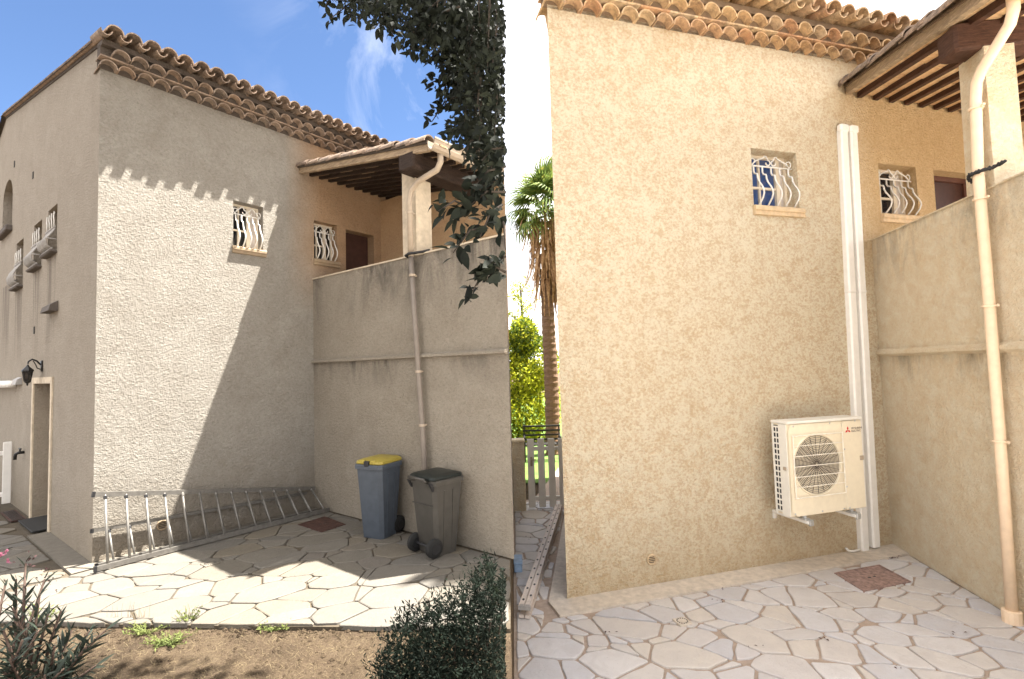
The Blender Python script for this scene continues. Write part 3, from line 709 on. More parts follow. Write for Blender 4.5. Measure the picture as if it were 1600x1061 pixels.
mb = MB(); mb.tube([(2.60, 2.28, 3.44), (2.53, 2.30, 3.45), (2.525, 2.36, 3.465), (2.56, 2.42, 3.47), (2.63, 2.50, 3.485), (2.655, 2.60, 3.492)], .017, 8); part(DP, 'strap', mb, M['black'], Lw, True)
# ------------------------------------------------------------------ EAST HOUSE
HE = thing('house', 'warm ochre rendered house at right carrying an outdoor air conditioner and two white ducts', 'house', Rw(0, 0, 0))
w1 = (2.19, 2.775, 3.585, 4.20); w2 = (3.92, 4.50, 3.60, 4.195); d2 = (4.78, 5.56, 2.2, 4.19)
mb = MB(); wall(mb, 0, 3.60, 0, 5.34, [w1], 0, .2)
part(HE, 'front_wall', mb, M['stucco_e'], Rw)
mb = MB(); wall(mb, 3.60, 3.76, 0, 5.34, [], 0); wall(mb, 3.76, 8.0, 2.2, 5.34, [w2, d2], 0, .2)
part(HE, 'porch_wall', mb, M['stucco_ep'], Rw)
def Hw(u, a, v): return Ow(u, -a, v)             # a = distance back along the gable
mb = MB(); mb.add([(0, 0, 0), (0, 5, 0), (0, 5, 5.34), (0, 0, 5.34), (0, 5, 6.3), (0, 0, 5.60)], [(0, 1, 2, 3), (3, 2, 4, 5)]); mb.quad((0, 5, 0), (8, 5, 0), (8, 5, 6.3), (0, 5, 6.3))
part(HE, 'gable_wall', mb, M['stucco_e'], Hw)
window(HE, Rw, *w1, .19, M['cream'], M['glass_blue'], M['sill_e'], .80)
grille(HE, Rw, w1[0]+.01, w1[1]-.015, w1[2]+.012, w1[3]-.01, M['white'], 5)
window(HE, Rw, *w2, .19, M['cream'], M['glass'], M['sill_e'], .74)
grille(HE, Rw, w2[0]+.01, w2[1]-.015, w2[2]+.012, w2[3]-.01, M['white'], 5)
mb = MB(); mb.box((d2[0], -.20, d2[2]), (d2[1], -.17, d2[3]-.06), .005); part(HE, 'door', mb, M['door'], Rw)
mb = MB(); mb.box((d2[0], -.195, d2[3]-.06), (d2[1], -.14, d2[3]), .004); mb.box((d2[1]-.05, -.195, d2[2]), (d2[1], -.14, d2[3]-.062), .004); part(HE, 'door_frame', mb, M['door_frame'], Rw)
eave(HE, Rw, RU, RN, KR, -.06, 4.75, 5.305, .19, M['tile_e'], M['mortar_e'], .25, -5.2, rg, ((0, .10), (.115, .20)), .33, lambda u, n, v: Rw(u, max(n, 0), v)+ND*(KR*min(n, 0)))
vent(HE, Rw, .83, .235, .05, M['sill_e'], M['interior'])
# terrace wall
TWR = thing('terrace_wall', 'pale ochre terrace wall at far right with a thin ledge and dark runs below it', 'wall', RC)
mb = MB(); mb.box((-.02, 0, 0), (4.2, .22, 3.295)); part(TWR, 'wall_body', mb, M['stucco_et'], Tw)
mb = MB(); mb.box((.0, -.012, 3.2955), (4.2, .232, 3.312), .004); part(TWR, 'coping', mb, M['stucco_et'], Tw)
mb = MB(); mb.loft([[(s, .0, 2.02), (s, -.05, 2.045), (s, -.05, 2.075), (s, 0, 2.10)] for s in (.0, 4.2)]); part(TWR, 'ledge', mb, M['stucco_et'], Tw)
mb = MB(); mb.box((.01, .2215, 0), (4.2, 4.5, 2.3)); part(TWR, 'terrace_floor', mb, M['strip_e'], Tw)
# porch roof
PE = thing('porch_roof', 'lean-to porch roof at upper right with brown rafters and warm clay ceiling tiles', 'porch roof', Ow(3.75, 1.8, 3.31))
PR = lambda s: 4.975-.185*s
for i in range(19):
    u = 3.70+i*.235
    mb = MB(); mb.loft([[(u-.03, s, PR(s)-.062), (u+.03, s, PR(s)-.062), (u+.032, s, PR(s)+.001), (u-.032, s, PR(s)+.001)] for s in (.02, 2.45)]); part(PE, 'rafter', mb, M['wood_dark_e'], Ow)
    s0 = .02; j = 0
    while s0 < 2.4:
        c = rg.uniform(0, .016)
        mb = MB(); mb.loft([[(u+.034, s, PR(s)-.004-c), (u+.201, s, PR(s)-.004-c), (u+.201, s, PR(s)+.02), (u+.034, s, PR(s)+.02)] for s in (s0, s0+.292)]); part(PE, 'ceiling_tile', mb, M['ceil_e'], Ow); s0 += .30
mb = MB(); mb.loft([[(3.50, s, PR(s)-.048), (3.56, s, PR(s)-.048), (3.56, s, PR(s)+.03), (3.50, s, PR(s)+.03)] for s in (.02, 2.5)]); part(PE, 'fascia_board', mb, M['wood_fascia'], Ow)
s0 = .02
while s0 < 2.4:
    mb = MB(); mb.loft([[(3.563, s, PR(s)-.006), (3.664, s, PR(s)-.006), (3.664, s, PR(s)+.02), (3.563, s, PR(s)+.02)] for s in (s0, s0+.292)]); part(PE, 'ceiling_tile', mb, M['ceil_e'], Ow); s0 += .30
mb = MB(); mb.loft([[(u, s, PR(s)+z) for u, s in ((3.49, .01), (3.49, 2.5), (8, 2.5), (8, .01))] for z in (.031, .055)]); part(PE, 'roof_deck', mb, M['mortar_e'], Ow)
tl = fixn(barrel(.09, .36, .14).mesh('verge_tile', M['tile_w']))
for i in range(10):
    s = 2.55-i*.27
    m = mat3(TN, ND, KR, Ow(3.50+rg.uniform(-.012, .012), s, PR(s)+.045+rg.uniform(0, .012)))
    inst(PE, 'verge_tile', tl, m @ Matrix.Rotation(-math.atan(.185)+.05, 4, 'X') @ Matrix.Rotation(rg.uniform(-.05, .05), 4, 'Z'))
mb = MB(); mb.box((1.50, -.18, 4.41), (1.72, 5, 4.64), .02); part(PE, 'beam', mb, M['wood_dark_e'], Tw)
mb = MB(); mb.loft([[(1.44, .0, 3.31), (1.735, .0, 3.31), (1.735, .21, 3.31), (1.44, .21, 3.31)], [(1.45, .01, 4.42), (1.72, .01, 4.42), (1.72, .22, 4.42), (1.45, .22, 4.42)]]); part(PE, 'pillar', mb, M['stucco_et'], Tw)
mb = MB(); prof = [(-.06, .065), (-.06, 0), (-.042, -.042), (0, -.06), (.042, -.042), (.06, 0), (.06, .075), (.072, .08), (.072, .06), (.05, .06), (.05, 0), (0, -.045), (-.05, 0), (-.05, .065)]
mb.loft([[(u, 2.42+p[0], 4.50+p[1]) for p in prof] for u in (3.52, 8)], True); part(PE, 'gutter', mb, M['gutter_e'], Ow)
DE = thing('drainpipe', 'sand-coloured drainpipe on the ochre terrace wall at right, tied with a black strap', 'drainpipe', Tw(1.66, -.07, 0))
mb = MB(); mb.tube([(2.12, -.07, 4.55), (2.12, -.07, 4.44), (2.08, -.07, 4.36), (1.80, -.07, 4.19), (1.735, -.07, 4.12), (1.715, -.07, 4.0), (1.68, -.07, 3.45), (1.685, -.07, 2.4), (1.68, -.07, 1.2), (1.66, -.07, .04)], .037, 14); part(DE, 'pipe', mb, M['gutter_e'], Tw, True)
for v, s in ((3.93, 1.71), (3.22, 1.68), (2.38, 1.685), (1.35, 1.68)):
    mb = MB(); mb.lathe([(.047, -.008), (.049, 0), (.047, .008)], (s, -.07, v), 14); mb.box((s-.05, -.07, v-.008), (s+.075, -.055, v+.008)); part(DE, 'pipe_clip', mb, M['gutter_e'], Tw)
mb = MB(); mb.lathe([(.047, .0), (.06, .0), (.06, .09), (.047, .095)], (1.66, -.07, .0), 14); part(DE, 'pipe_shoe', mb, M['gutter_e'], Tw)
mb = MB(); st = [(1.635, -.06, 3.36), (1.63, -.11, 3.40), (1.67, -.125, 3.42), (1.73, -.10, 3.425), (1.79, -.04, 3.43), (1.86, -.014, 3.445)]
for ph in (0, math.pi): mb.tube([(p[0]+.010*math.cos(q*2.2+ph), p[1], p[2]+.010*math.sin(q*2.2+ph)) for q, p in enumerate([tuple(Vector(st[int(t)]).lerp(Vector(st[min(int(t)+1, 5)]), t-int(t))) for t in [x*.25 for x in range(21)]])], .011, 6)
part(DE, 'strap', mb, M['black'], Tw, True)
# ------------------------------------------------------------------ ducts
def duct(u0, u1, ub0, ub1, lab, bottom):
    t = thing('cable_duct', lab, 'duct', Rw((ub0+ub1)/2, .03, 0))
    rings = []
    L = lambda f: (u0+(ub0-u0)*f, u1+(ub1-u1)*f)
    def run(v_hi, v_lo, d, e=0):
        mb = MB(); rg_ = []
        for v in (v_hi, v_lo):
            f = 1-v/4.56; a, b = L(f); a -= e; b += e
            rg_.append([(a, .001, v), (a, d-.015, v), (a+.015, d, v), (b-.015, d, v), (b, d-.015, v), (b, .001, v)])
        mb.loft(rg_); return mb
    part(t, 'duct_cover', run(4.50, 2.72, .06), M['pvc'], Rw)
    part(t, 'joint_collar', run(2.735, 2.715, .064, .003), M['pvc'], Rw)
    part(t, 'duct_cover', run(2.713, bottom, .06), M['pvc'], Rw)
    a, b = L(0); mb = MB(); mb.box((a-.012, .0015, 4.47), (b+.008, .072, 4.565), .018); part(t, 'end_cap', mb, M['pvc'], Rw)
    return t
da = duct(3.35, 3.452, 3.26, 3.36, 'white plastic duct running down behind the outdoor air conditioner, nearer of the pair', .012)
db_ = duct(3.487, 3.588, 3.412, 3.515, 'white plastic duct beside the inner corner, passing right of the air conditioner', .03)
mb = MB(); mb.tube([(3.235, .05, .035), (3.15, .05, .03), (3.08, .055, .045), (3.04, .06, .075)], .012, 8)
part(da, 'drain_hose', mb, M['pvc'], Rw, True)
# ------------------------------------------------------------------ air conditioner
ACF = lambda u, n, v: Rw(u, n if n > .385 else .22+(n-.10)*.6, v)
AC = thing('air_conditioner', 'ivory outdoor air conditioner unit with a round fan grille fixed on the ochre wall', 'air conditioner', Rw(2.48, .25, .56))
x0, x1, z0, z1, f = 2.055, 2.935, .585, 1.435, .40
mb = MB(); mb.box((x0, .10, z0), (x1, f-.012, z1-.014), .008); part(AC, 'casing', mb, M['ac'], ACF)
xs = x1-.235
def plate(a, b, c, d, hole=None):
    m = MB()
    if hole:
        cx, cz, r = hole; N = 48
        ring = lambda rr, n: [(cx+rr*math.cos(2*math.pi*q/N), n, cz+rr*math.sin(2*math.pi*q/N)) for q in range(N)]
        sq = []
        for q in range(N):
            t = 2*math.pi*q/N; ct, st_ = math.cos(t), math.sin(t)
            k = min(((b-cx) if ct > 0 else (cx-a))/max(abs(ct), 1e-6), ((d-cz) if st_ > 0 else (cz-c))/max(abs(st_), 1e-6)); sq.append((cx+ct*k, f, cz+st_*k))
        m.loft([sq, ring(r*1.06, f), ring(r*1.04, f+.01), ring(r, f+.008), ring(r*.99, f-.03)], False)
    else: m.box((a, f-.011, c), (b, f, d), .004)
    return m
part(AC, 'front_panel', plate(x0+.004, xs-.003, z0, z1-.02, (2.375, 1.035, .272)), M['ac'], Rw)
part(AC, 'side_panel', plate(xs+.002, x1, z0, z1-.02), M['ac'], Rw)
mb = MB(); mb.box((x0-.012, .09, z1-.014), (x1+.008, f+.012, z1+.012), .006); part(AC, 'top_cover', mb, M['ac_side'], ACF)
cx, cz, rr = 2.375, 1.035, .268
mb = MB(); mb.add([(cx+rr*math.cos(2*math.pi*q/40), f-.028, cz+rr*math.sin(2*math.pi*q/40)) for q in range(40)], [tuple(range(40))]); fan = part(AC, 'fan_opening', mb, M['fan_dark'], Rw)
mb = MB()
for k in range(3):
    a0 = k*2.094+.4; bl = []
    for r_ in (.05, .12, .20, .235): bl.append([(cx+r_*math.cos(a0+w_+r_*1.2), f-.024+.012*w_, cz+r_*math.sin(a0+w_+r_*1.2)) for w_ in (-.45, 0, .45)])
    mb.loft(bl, False, False)
part(fan, 'fan_blade', mb, M['fan'], Rw)
mb = MB()
for k in range(1, 18):
    r_ = .0156*k-.002; mb.tube([(cx+r_*math.cos(a), f-.005, cz+r_*math.sin(a)) for a in [2*math.pi*q/32 for q in range(33)]], .0022, 4, False)
for k in range(24):
    a = 2*math.pi*k/24; mb.tube([(cx+.02*math.cos(a), f-.004, cz+.02*math.sin(a)), (cx+.267*math.cos(a), f-.004, cz+.267*math.sin(a))], .0018, 4, False)
part(AC, 'fan_grille', mb, M['fan'], Rw)
for k in range(7):
    z = 1.315-k*.093; mb = MB()
    if k in (0, 6): mb.tube([(2.085, f+.012, z), (2.105, f+.035, z), (2.645, f+.035, z), (2.665, f+.012, z)], .0055, 6)
    else: mb.tube([(2.085, f+.028, z), (2.665, f+.028, z)], .0042, 6)
    part(AC, 'guard_wire', mb, M['wire'], Rw)
for u in (2.085, 2.665):
    mb = MB(); mb.tube([(u, f+.028, 1.318), (u, f+.028, .754)], .005, 6); part(AC, 'guard_wire', mb, M['wire'], Rw)
# side coil guard (faces the gable): a white lattice over dark openings
mb = MB()
mb.box((x0-.010, .102, z0+.0), (x0-.001, .132, z1-.016)); mb.box((x0-.010, .232, z0+.0), (x0-.001, f-.02, z1-.016)); mb.box((x0-.009, .177, z0+.04), (x0-.001, .189, z1-.05))
nz_ = 15
for k in range(nz_+1):
    z = z0+.03+(z1-z0-.075)*k/nz_; mb.box((x0-.0095, .13, z-.007), (x0-.001, .234, z+.007))
part(AC, 'coil_guard', mb, M['ac_side'], ACF)
mb = MB(); mb.box((x0-.0035, .131, z0+.02), (x0-.0005, .233, z1-.03)); part(AC, 'coil', mb, M['black'], ACF)
mb = MB(); mb.box((x0-.02, .30, 1.0), (x0-.009, .36, 1.03), .004); part(AC, 'handle', mb, M['gutter_w'], ACF)
mb = MB(); mb.box((x1-.045, f-.0, 1.035), (x1+.004, f+.006, 1.075), .003); part(AC, 'handle', mb, M['gutter_w'], Rw)
for (u, z) in ((2.12, 1.40), (2.55, 1.405), (2.86, 1.41), (2.09, .61), (2.40, .605), (2.66, .60), (2.71, 1.15), (2.71, .80), (2.73, .60)):
    mb = MB(); mb.lathe([(.008, -.0), (.008, .004), (.004, .006)], (0, 0, 0), 8); part(AC, 'screw', mb, M['zinc'], lambda a, b, c, u=u, z=z: Rw(u+a, f+c, z+b))
for k in range(6):                                # pipe cover with slots on the far end
    mb = MB(); mb.box((x1+.002, .15, .88+k*.04), (x1+.03, .30, .90+k*.04), .004); part(AC, 'slot_fin', mb, M['black'], ACF)
for u in (2.22, 2.78):
    mb = MB(); mb.box((u-.02, .001, z0-.075), (u+.02, .43, z0-.045), .004); mb.box((u-.02, .001, z0-.13), (u+.02, .02, z0-.076), .004)
    br = part(AC, 'bracket', mb, M['pvc'], Rw)
    mb = MB(); mb.box((u-.03, .33, z0-.043), (u+.03, .41, z0-.028), .003); mb.lathe([(.018, 0), (.018, .03), (.01, .034)], (u, .37, z0-.030), 8); mb.lathe([(.012, -.05), (.012, 0)], (u+.02, .41, z0-.045), 8); mb.box((u-.015, .43, z0-.085), (u+.03, .445, z0-.03), .003)
    part(br, 'mount', mb, M['zinc'], Rw)
# maker's mark: three red diamonds and two lines of lettering
mb = MB(); lu, lz = 2.765, 1.325; q_ = .021
for a in (90, 210, 330):
    dx, dz = math.cos(R(a)), math.sin(R(a)); px, pz = -dz, dx
    mb.loft([[(lu+dx*t+px*w_, n, lz+dz*t+pz*w_) for t, w_ in ((0, 0), (q_*.87, q_*.5), (q_*1.74, 0), (q_*.87, -q_*.5))] for n in (f+.0005, f+.002)])
part(AC, 'emblem', mb, M['red'], Rw)
def text(par, body, F, u, n, v, size, mat):
    c = bpy.data.curves.new('lettering', 'FONT'); c.body = body; c.size = size; c.extrude = .0006
    o = bpy.data.objects.new('lettering_curve', c); COL.objects.link(o); bpy.context.view_layer.update()
    me = bpy.data.meshes.new_from_object(o.evaluated_get(bpy.context.evaluated_depsgraph_get())); bpy.data.objects.remove(o); bpy.data.curves.remove(c)
    me.name = 'lettering'; org = abs_org(par)
    for w_ in me.vertices: w_.co = F(u+w_.co.x, n+w_.co.z, v+w_.co.y)-org
    me.materials.clear(); me.materials.append(mat)
    o = bpy.data.objects.new('lettering', me); COL.objects.link(o); o.parent = par; return o
text(AC, 'MITSUBISHI', Rw, 2.808, f+.0012, 1.332, .0265, M['ink'])
text(AC, 'ELECTRIC', Rw, 2.808, f+.0012, 1.306, .0265, M['ink'])
# ------------------------------------------------------------------ covers and drains in the paving
def cover(name, F, pts, z, mat, rim, lab, cat, c):
    t = thing(name, lab, cat, F(*c, z)); cc = Vector((sum(p[0] for p in pts)/4, sum(p[1] for p in pts)/4))
    sc = lambda k, h: [(cc.x+(p[0]-cc.x)*k, cc.y+(p[1]-cc.y)*k, h) for p in pts]
    mb = MB(); mb.loft([sc(1.06, z-.03), sc(1.06, z+.006), sc(1.0, z+.008), sc(1.0, z)], False); part(t, 'frame', mb, rim, F)
    mb = MB(); mb.loft([sc(.985, z-.01), sc(.985, z+.004), sc(.96, z+.006), sc(.94, z+.004)], False); n = len(mb.v)-4; mb.f.append((n, n+1, n+2, n+3)); mb.mi.append(0); part(t, 'lid', mb, mat, F)
    for dx in (-.03, .03):
        mb = MB(); mb.box((cc.x+dx-.012, cc.y-.008, z+.003), (cc.x+dx+.012, cc.y+.008, z+.0065)); part(t, 'lifting_slot', mb, M['black'], F)
    return t
cover('manhole_cover', Lw, [(2.02, .67), (2.41, .65), (2.36, 1.19), (2.02, 1.20)], .01, M['rust'], M['rust'], 'dark rusty square inspection cover in the shaded paving beyond the ladder', 'manhole cover', (2.2, .93))
cover('manhole_cover', Rw, [(2.55, .37), (3.08, .37), (2.98, .72), (2.46, .72)], .008, M['rust_e'], M['rust_e'], 'pinkish rusty inspection cover in the pale paving below the air conditioner', 'manhole cover', (2.77, .55))
def drain(F, u, n, r, lab, m, dk):
    t = thing('floor_drain', lab, 'drain', F(u, n, .01))
    mb = MB(); mb.box((u-r, n-r, -.02), (u+r, n+r, .016), .003); part(t, 'plate', mb, m, F)
    for q in range(14):
        a = 2*math.pi*q/14; mb = MB(); x, y = u+r*.72*math.cos(a), n+r*.72*math.sin(a); mb.box((x-r*.085, y-r*.085, .015), (x+r*.085, y+r*.085, .0175)); part(t, 'hole', mb, dk, F)
drain(Lw, .74, 1.14, .07, 'small round floor drain in the shadowed paving in front of the long ladder', M['strip_w'], M['black'])
drain(Rw, .69, .655, .055, 'small white square floor drain with a ring of holes in the pale paving', M['strip_e'], M['black'])
# ------------------------------------------------------------------ small things on the west gable
def bar(mb, p, q, w, h, up=Vector((0, 0, 1))):
    p, q = Vector(p), Vector(q); t = (q-p).normalized(); s_ = t.cross(up).normalized()*w/2; n_ = s_.cross(t).normalized()*h/2
    return mb.loft([[c-s_-n_, c+s_-n_, c+s_+n_, c-s_+n_] for c in (p, q)])
Qw = lambda a, n, v: Gw(2.62+(a-2.62)*.8, n*.62, 2.2+(v-2.2)*.8)
t = thing('wall_lantern', 'black carriage lantern on a curled arm above the recessed gable door', 'lantern', Gw(2.62, 0, 2.2))
mb = MB(); mb.box((2.57, .001, 2.14), (2.67, .03, 2.34), .01); mb.tube([(2.62, .03, 2.26), (2.62, .10, 2.33), (2.62, .18, 2.36), (2.62, .24, 2.32), (2.62, .25, 2.28)], .016, 8); mb.tube([(2.62, .03, 2.18), (2.62, .09, 2.20), (2.62, .12, 2.27), (2.62, .16, 2.33)], .010, 6); part(t, 'arm', mb, M['black_iron'], Qw, True, angle=50)
mb = MB(); mb.lathe([(.012, .10), (.02, .08), (.035, .06), (.11, .0), (.115, -.02), (.10, -.025)], (2.62, .25, 2.17), 6); part(t, 'roof_cap', mb, M['black_iron'], Qw)
mb = MB(); mb.lathe([(.09, 0), (.055, -.17)], (2.62, .25, 2.145), 6); part(t, 'lamp_glass', mb, M['glass'], Qw)
for k in range(6):
    a = math.pi*k/3; mb = MB(); mb.tube([(2.62+.093*math.cos(a), .25+.093*math.sin(a), 2.148), (2.62+.058*math.cos(a), .25+.058*math.sin(a), 1.972)], .008, 5); part(t, 'cage_bar', mb, M['black_iron'], Qw)
mb = MB(); mb.lathe([(.065, .0), (.06, -.02), (.02, -.04), (.022, -.055), (.004, -.085)], (2.62, .25, 1.975), 6); part(t, 'finial', mb, M['black_iron'], Qw)
t = thing('water_tap', 'dark outdoor tap on the gable wall between the gate and the recessed door', 'tap', Gw(3.74, 0, .9))
mb = MB(); mb.tube([(3.74, .0, .92), (3.74, .07, .92), (3.74, .10, .90), (3.74, .105, .82)], .022, 8); part(t, 'spout', mb, M['black_iron'], Gw, True)
mb = MB(); mb.tube([(3.74, .05, .92), (3.74, .05, .98)], .012, 6); mb.tube([(3.67, .05, .98), (3.81, .05, .98)], .012, 6); part(t, 'handle', mb, M['black_iron'], Gw)
mb = MB(); mb.tube([(4.6, .12, 1.98), (6.9, .12, 1.98)], .06, 12); mb.tube([(4.6, .12, 1.98), (4.52, .09, 1.98), (4.49, .0, 1.98)], .06, 12)
solo('waste_pipe', mb, M['pvc'], 'short white waste pipe running level along the far gable wall', 'pipe', Gw(4.6, .12, 1.98), Gw, True)
mb = MB(); mb.box((2.08, -.20, .012), (3.02, .16, .035), .006); mat_o = solo('door_mat', mb, M['rubber'], 'black door mat on the threshold of the recessed gable door', 'door mat', Gw(2.5, .1, .01), Gw)
t = thing('drain_channel', 'dark drain channel in the paving beside the gable door mat', 'drain', Gw(3.4, .3, .01))
mb = MB(); mb.box((3.12, .05, .0), (4.0, .22, .017)); part(t, 'channel', mb, M['rust'], Gw)
for k in range(10):
    mb = MB(); mb.box((3.15+k*.085, .07, .0175), (3.19+k*.085, .20, .021)); part(t, 'grating_bar', mb, M['black_iron'], Gw)
def picket_gate(F, u0, u1, h, pitch, wd, lab, mat, group=None):
    t = thing('picket_gate', lab, 'gate', F((u0+u1)/2, 0, 0), group)
    n = int((u1-u0)/pitch)
    for i in range(n+1):
        u = u0+i*pitch
        mb = MB(); mb.box((u, -.012, .03), (u+wd, .012, h), .006); part(t, 'picket', mb, mat, F)
    for z in (.18, h-.18):
        mb = MB(); mb.box((u0, -.05, z-.035), (u0+n*pitch+wd, -.0125, z+.035), .004); part(t, 'rail', mb, mat, F)
    return t
g1 = picket_gate(lambda a, b, c: Lw(-a, -4.62+b, c), .02, 1.5, 1.03, .165, .105, 'white picket gate meeting the far end of the shaded gable wall', M['pvc'])
# ------------------------------------------------------------------ ladder lying on edge along the sunlit front
LD = thing('ladder', 'long aluminium ladder lying on its edge along the foot of the sunlit front', 'ladder', Lw(1.3, .3, 0))
def lad(A0, A1, B0, B1, n, rail, rr, f0=.04, f1=.975):
    A0, A1, B0, B1 = (Vector(p) for p in (A0, A1, B0, B1))
    for p, q, nm in ((A0, A1, 'rail'), (B0, B1, 'rail')):
        mb = MB(); bar(mb, p, q, .028, rail); r_ = part(LD, nm, mb, M['alu'], Lw)
        mb = MB(); e = (q-p).normalized(); bar(mb, p-e*.012, p+e*.015, .034, rail+.006); part(r_, 'end_cap', mb, M['black'], Lw)
    for i in range(n):
        f = f0+(f1-f0)*i/(n-1); a, b = A0.lerp(A1, f), B0.lerp(B1, f)
        mb = MB(); mb.tube([a, b], rr, 8); part(LD, 'rung', mb, M['alu'], Lw, True)
        mb = MB(); d = (b-a).normalized(); mb.tube([a+d*.02, a+d*.05], rr*1.4, 8); part(LD, 'rung_collar', mb, M['black'] if i < 4 else M['alu'], Lw)
lad((-.03, .13, .775), (2.60, .09, .30), (-.06, .37, .045), (2.60, .46, .045), 14, .05, .0135)
lad((-.02, .05, .37), (2.50, .04, .245), (-.02, .235, .04), (2.50, .30, .04), 13, .035, .011, .06, .96)
# ------------------------------------------------------------------ wheelie bins
def wheelie(name, lab, pos, front, w, d, h, body, lid, front_panel=True, black_catch=False, bottom=.74):
    t = thing(name, lab, 'wheelie bin', Lw(*pos, .006))
    f = (LU*front[0]+LN*front[1]).normalized(); r = Vector((0, 0, 1)).cross(f)*-1      # f = way the front faces
    B = Lw(*pos, .006)
    Fb = lambda x, y, z: B+(r*x-f*y+Vector((0, 0, z)))*KL             # x right, y back, z up
    def ring(hw, y0, y1, z, c=.04): return [(-hw+c, y0, z), (hw-c, y0, z), (hw, y0+c, z), (hw, y1-c, z), (hw-c, y1, z), (-hw+c, y1, z), (-hw, y1-c, z), (-hw, y0+c, z)]
    hw, hd = w/2, d/2
    mb = MB(); mb.loft([ring(hw*bottom, -hd*.62, hd*.60, .0, .03), ring(hw*(bottom+.02), -hd*.66, hd*.66, .03), ring(hw*.86, -hd*.80, hd*.80, h*.55), ring(hw*.92, -hd*.90, hd*.88, h-.10), ring(hw*.93, -hd*.91, hd*.89, h-.05)])
    part(t, 'body', mb, body, Fb, True, angle=35)
    mb = MB(); mb.loft([ring(hw*.93, -hd*.92, hd*.90, h-.06), ring(hw, -hd, hd*.97, h-.055), ring(hw, -hd, hd*.97, h-.012), ring(hw*.95, -hd*.95, hd*.93, h)]); part(t, 'rim', mb, body, Fb, False)
    mb = MB(); mb.loft([ring(hw*.95, -hd*.90, hd*.99, h+.002), ring(hw*.97, -hd*.93, hd*1.02, h+.012), ring(hw*.93, -hd*.90, hd*1.0, h+.035), ring(hw*.70, -hd*.62, hd*.9, h+.055, .03)]); L_ = part(t, 'lid', mb, lid, Fb, True, angle=30)
    for sgn in (-1, 1):
        mb = MB(); mb.loft([[(sgn*hw*a, y, z) for y in (-hd*.3, -hd*.22)]+[(sgn*(hw*a+.008), y, z) for y in (-hd*.22, -hd*.3)] for a, z in ((bottom+.01, .04), (.86, h*.55), (.915, h-.12))]); part(t, 'rib', mb, body, Fb)
        mb = MB(); mb.loft([[(sgn*hw*a, y, z) for y in (hd*.22, hd*.3)]+[(sgn*(hw*a+.008), y, z) for y in (hd*.3, hd*.22)] for a, z in ((bottom+.01, .04), (.86, h*.55), (.915, h-.12))]); part(t, 'rib', mb, body, Fb)
    mb = MB()
    for x in (-hw*.55, hw*.55): mb.tube([(x, hd*.85, h-.03), (x, hd*1.15, h+.0), (x, hd*1.2, h+.02)], .018, 6)
    mb.tube([(-hw*.6, hd*1.2, h+.02), (hw*.6, hd*1.2, h+.02)], .016, 8); part(t, 'handle', mb, body, Fb, True)
    for x in (-1, 1):
        xx = x*hw*.72
        W_ = lambda a, b, c, xx=xx: Fb(xx+c, hd*.78+a, .105+b)
        mb = MB(); mb.lathe([(.03, -.032), (.085, -.03), (.10, -.02), (.10, .02), (.085, .03), (.03, .032)], (0, 0, 0), 20); wl_ = part(t, 'wheel', mb, M['rubber'], W_, True, angle=35)
        mb = MB(); mb.lathe([(.045, -.034), (.055, -.036), (.055, .036), (.045, .034)], (0, 0, 0), 14); part(wl_, 'hub', mb, M['black'], W_)
    mb = MB(); mb.tube([(-hw*.8, hd*.78, .105), (hw*.8, hd*.78, .105)], .014, 6); part(t, 'axle', mb, M['black'], Fb)
    if black_catch:
        mb = MB(); mb.box((-.035, -hd*1.03, h-.02), (.035, -hd*.86, h+.045), .006); part(t, 'catch', mb, M['black'], Fb)
        for x in (-.085, .085): mb = MB(); mb.box((x-.045, -hd*.98, h+.0), (x+.045, -hd*.72, h+.055), .015); part(t, 'lid_grip', mb, lid, Fb)
    else:
        for x in (-hw*.82, hw*.82):
            mb = MB(); mb.loft([[(x-.02, hd*.86, h-.02), (x+.02, hd*.86, h-.02), (x+.02, hd*1.1, h-.02), (x-.02, hd*1.1, h-.02)], [(x-.012, hd*.84, h-.11), (x+.012, hd*.84, h-.11), (x+.012, hd*.9, h-.11), (x-.012, hd*.9, h-.11)]]); part(t, 'hinge', mb, M['black'], Fb)
        mb = MB(); mb.box((-hw*.8, hd*.83, h*.66), (hw*.8, hd*.88, h*.675), .004); part(t, 'rib', mb, body, Fb)
    return t
wheelie('wheelie_bin', 'blue-grey wheelie bin with a yellow lid, standing by the drainpipe', (2.36, 1.93), (-.94, .19), .43, .45, .89, M['bin_blue'], M['bin_yellow'], True, True)
wheelie('wheelie_bin', 'grey wheelie bin with a dark lid and its two wheels turned to the front', (2.38, 2.93), (.90, .10), .47, .46, .82, M['bin_grey'], M['bin_lid'], False, False, .72)
# ------------------------------------------------------------------ east passage: post, gate, ladder, garden beyond
t = thing('gate_post', 'low beige rendered gate post left of the white gate in the passage', 'gate post', (.08, 9.1, 0))
mb = MB(); mb.box((-.06, 9.0, -.02), (.165, 9.28, 1.20), .02); part(t, 'shaft', mb, M['stucco_et'])
mb = MB(); mb.loft([[(-.07, 8.99, 1.2), (.175, 8.99, 1.2), (.175, 9.29, 1.2), (-.07, 9.29, 1.2)], [(-.06, 9.0, 1.235), (.165, 9.0, 1.235), (.165, 9.28, 1.235), (-.06, 9.28, 1.235)]]); part(t, 'cap', mb, M['stucco_et'])
g2 = picket_gate(lambda a, b, c: Vector((a, 9.12-b, c)), .215, 1.25, 1.235, .184, .12, 'white picket gate in the narrow passage left of the ochre house', M['pvc'])
mb = MB(); mb.box((.262, 9.085, .76), (.302, 9.10, .92), .004); mb.tube([(.28, 9.09, .88), (.28, 9.04, .88), (.36, 9.035, .88)], .010, 6); part(g2, 'latch', mb, M['gutter_w'])
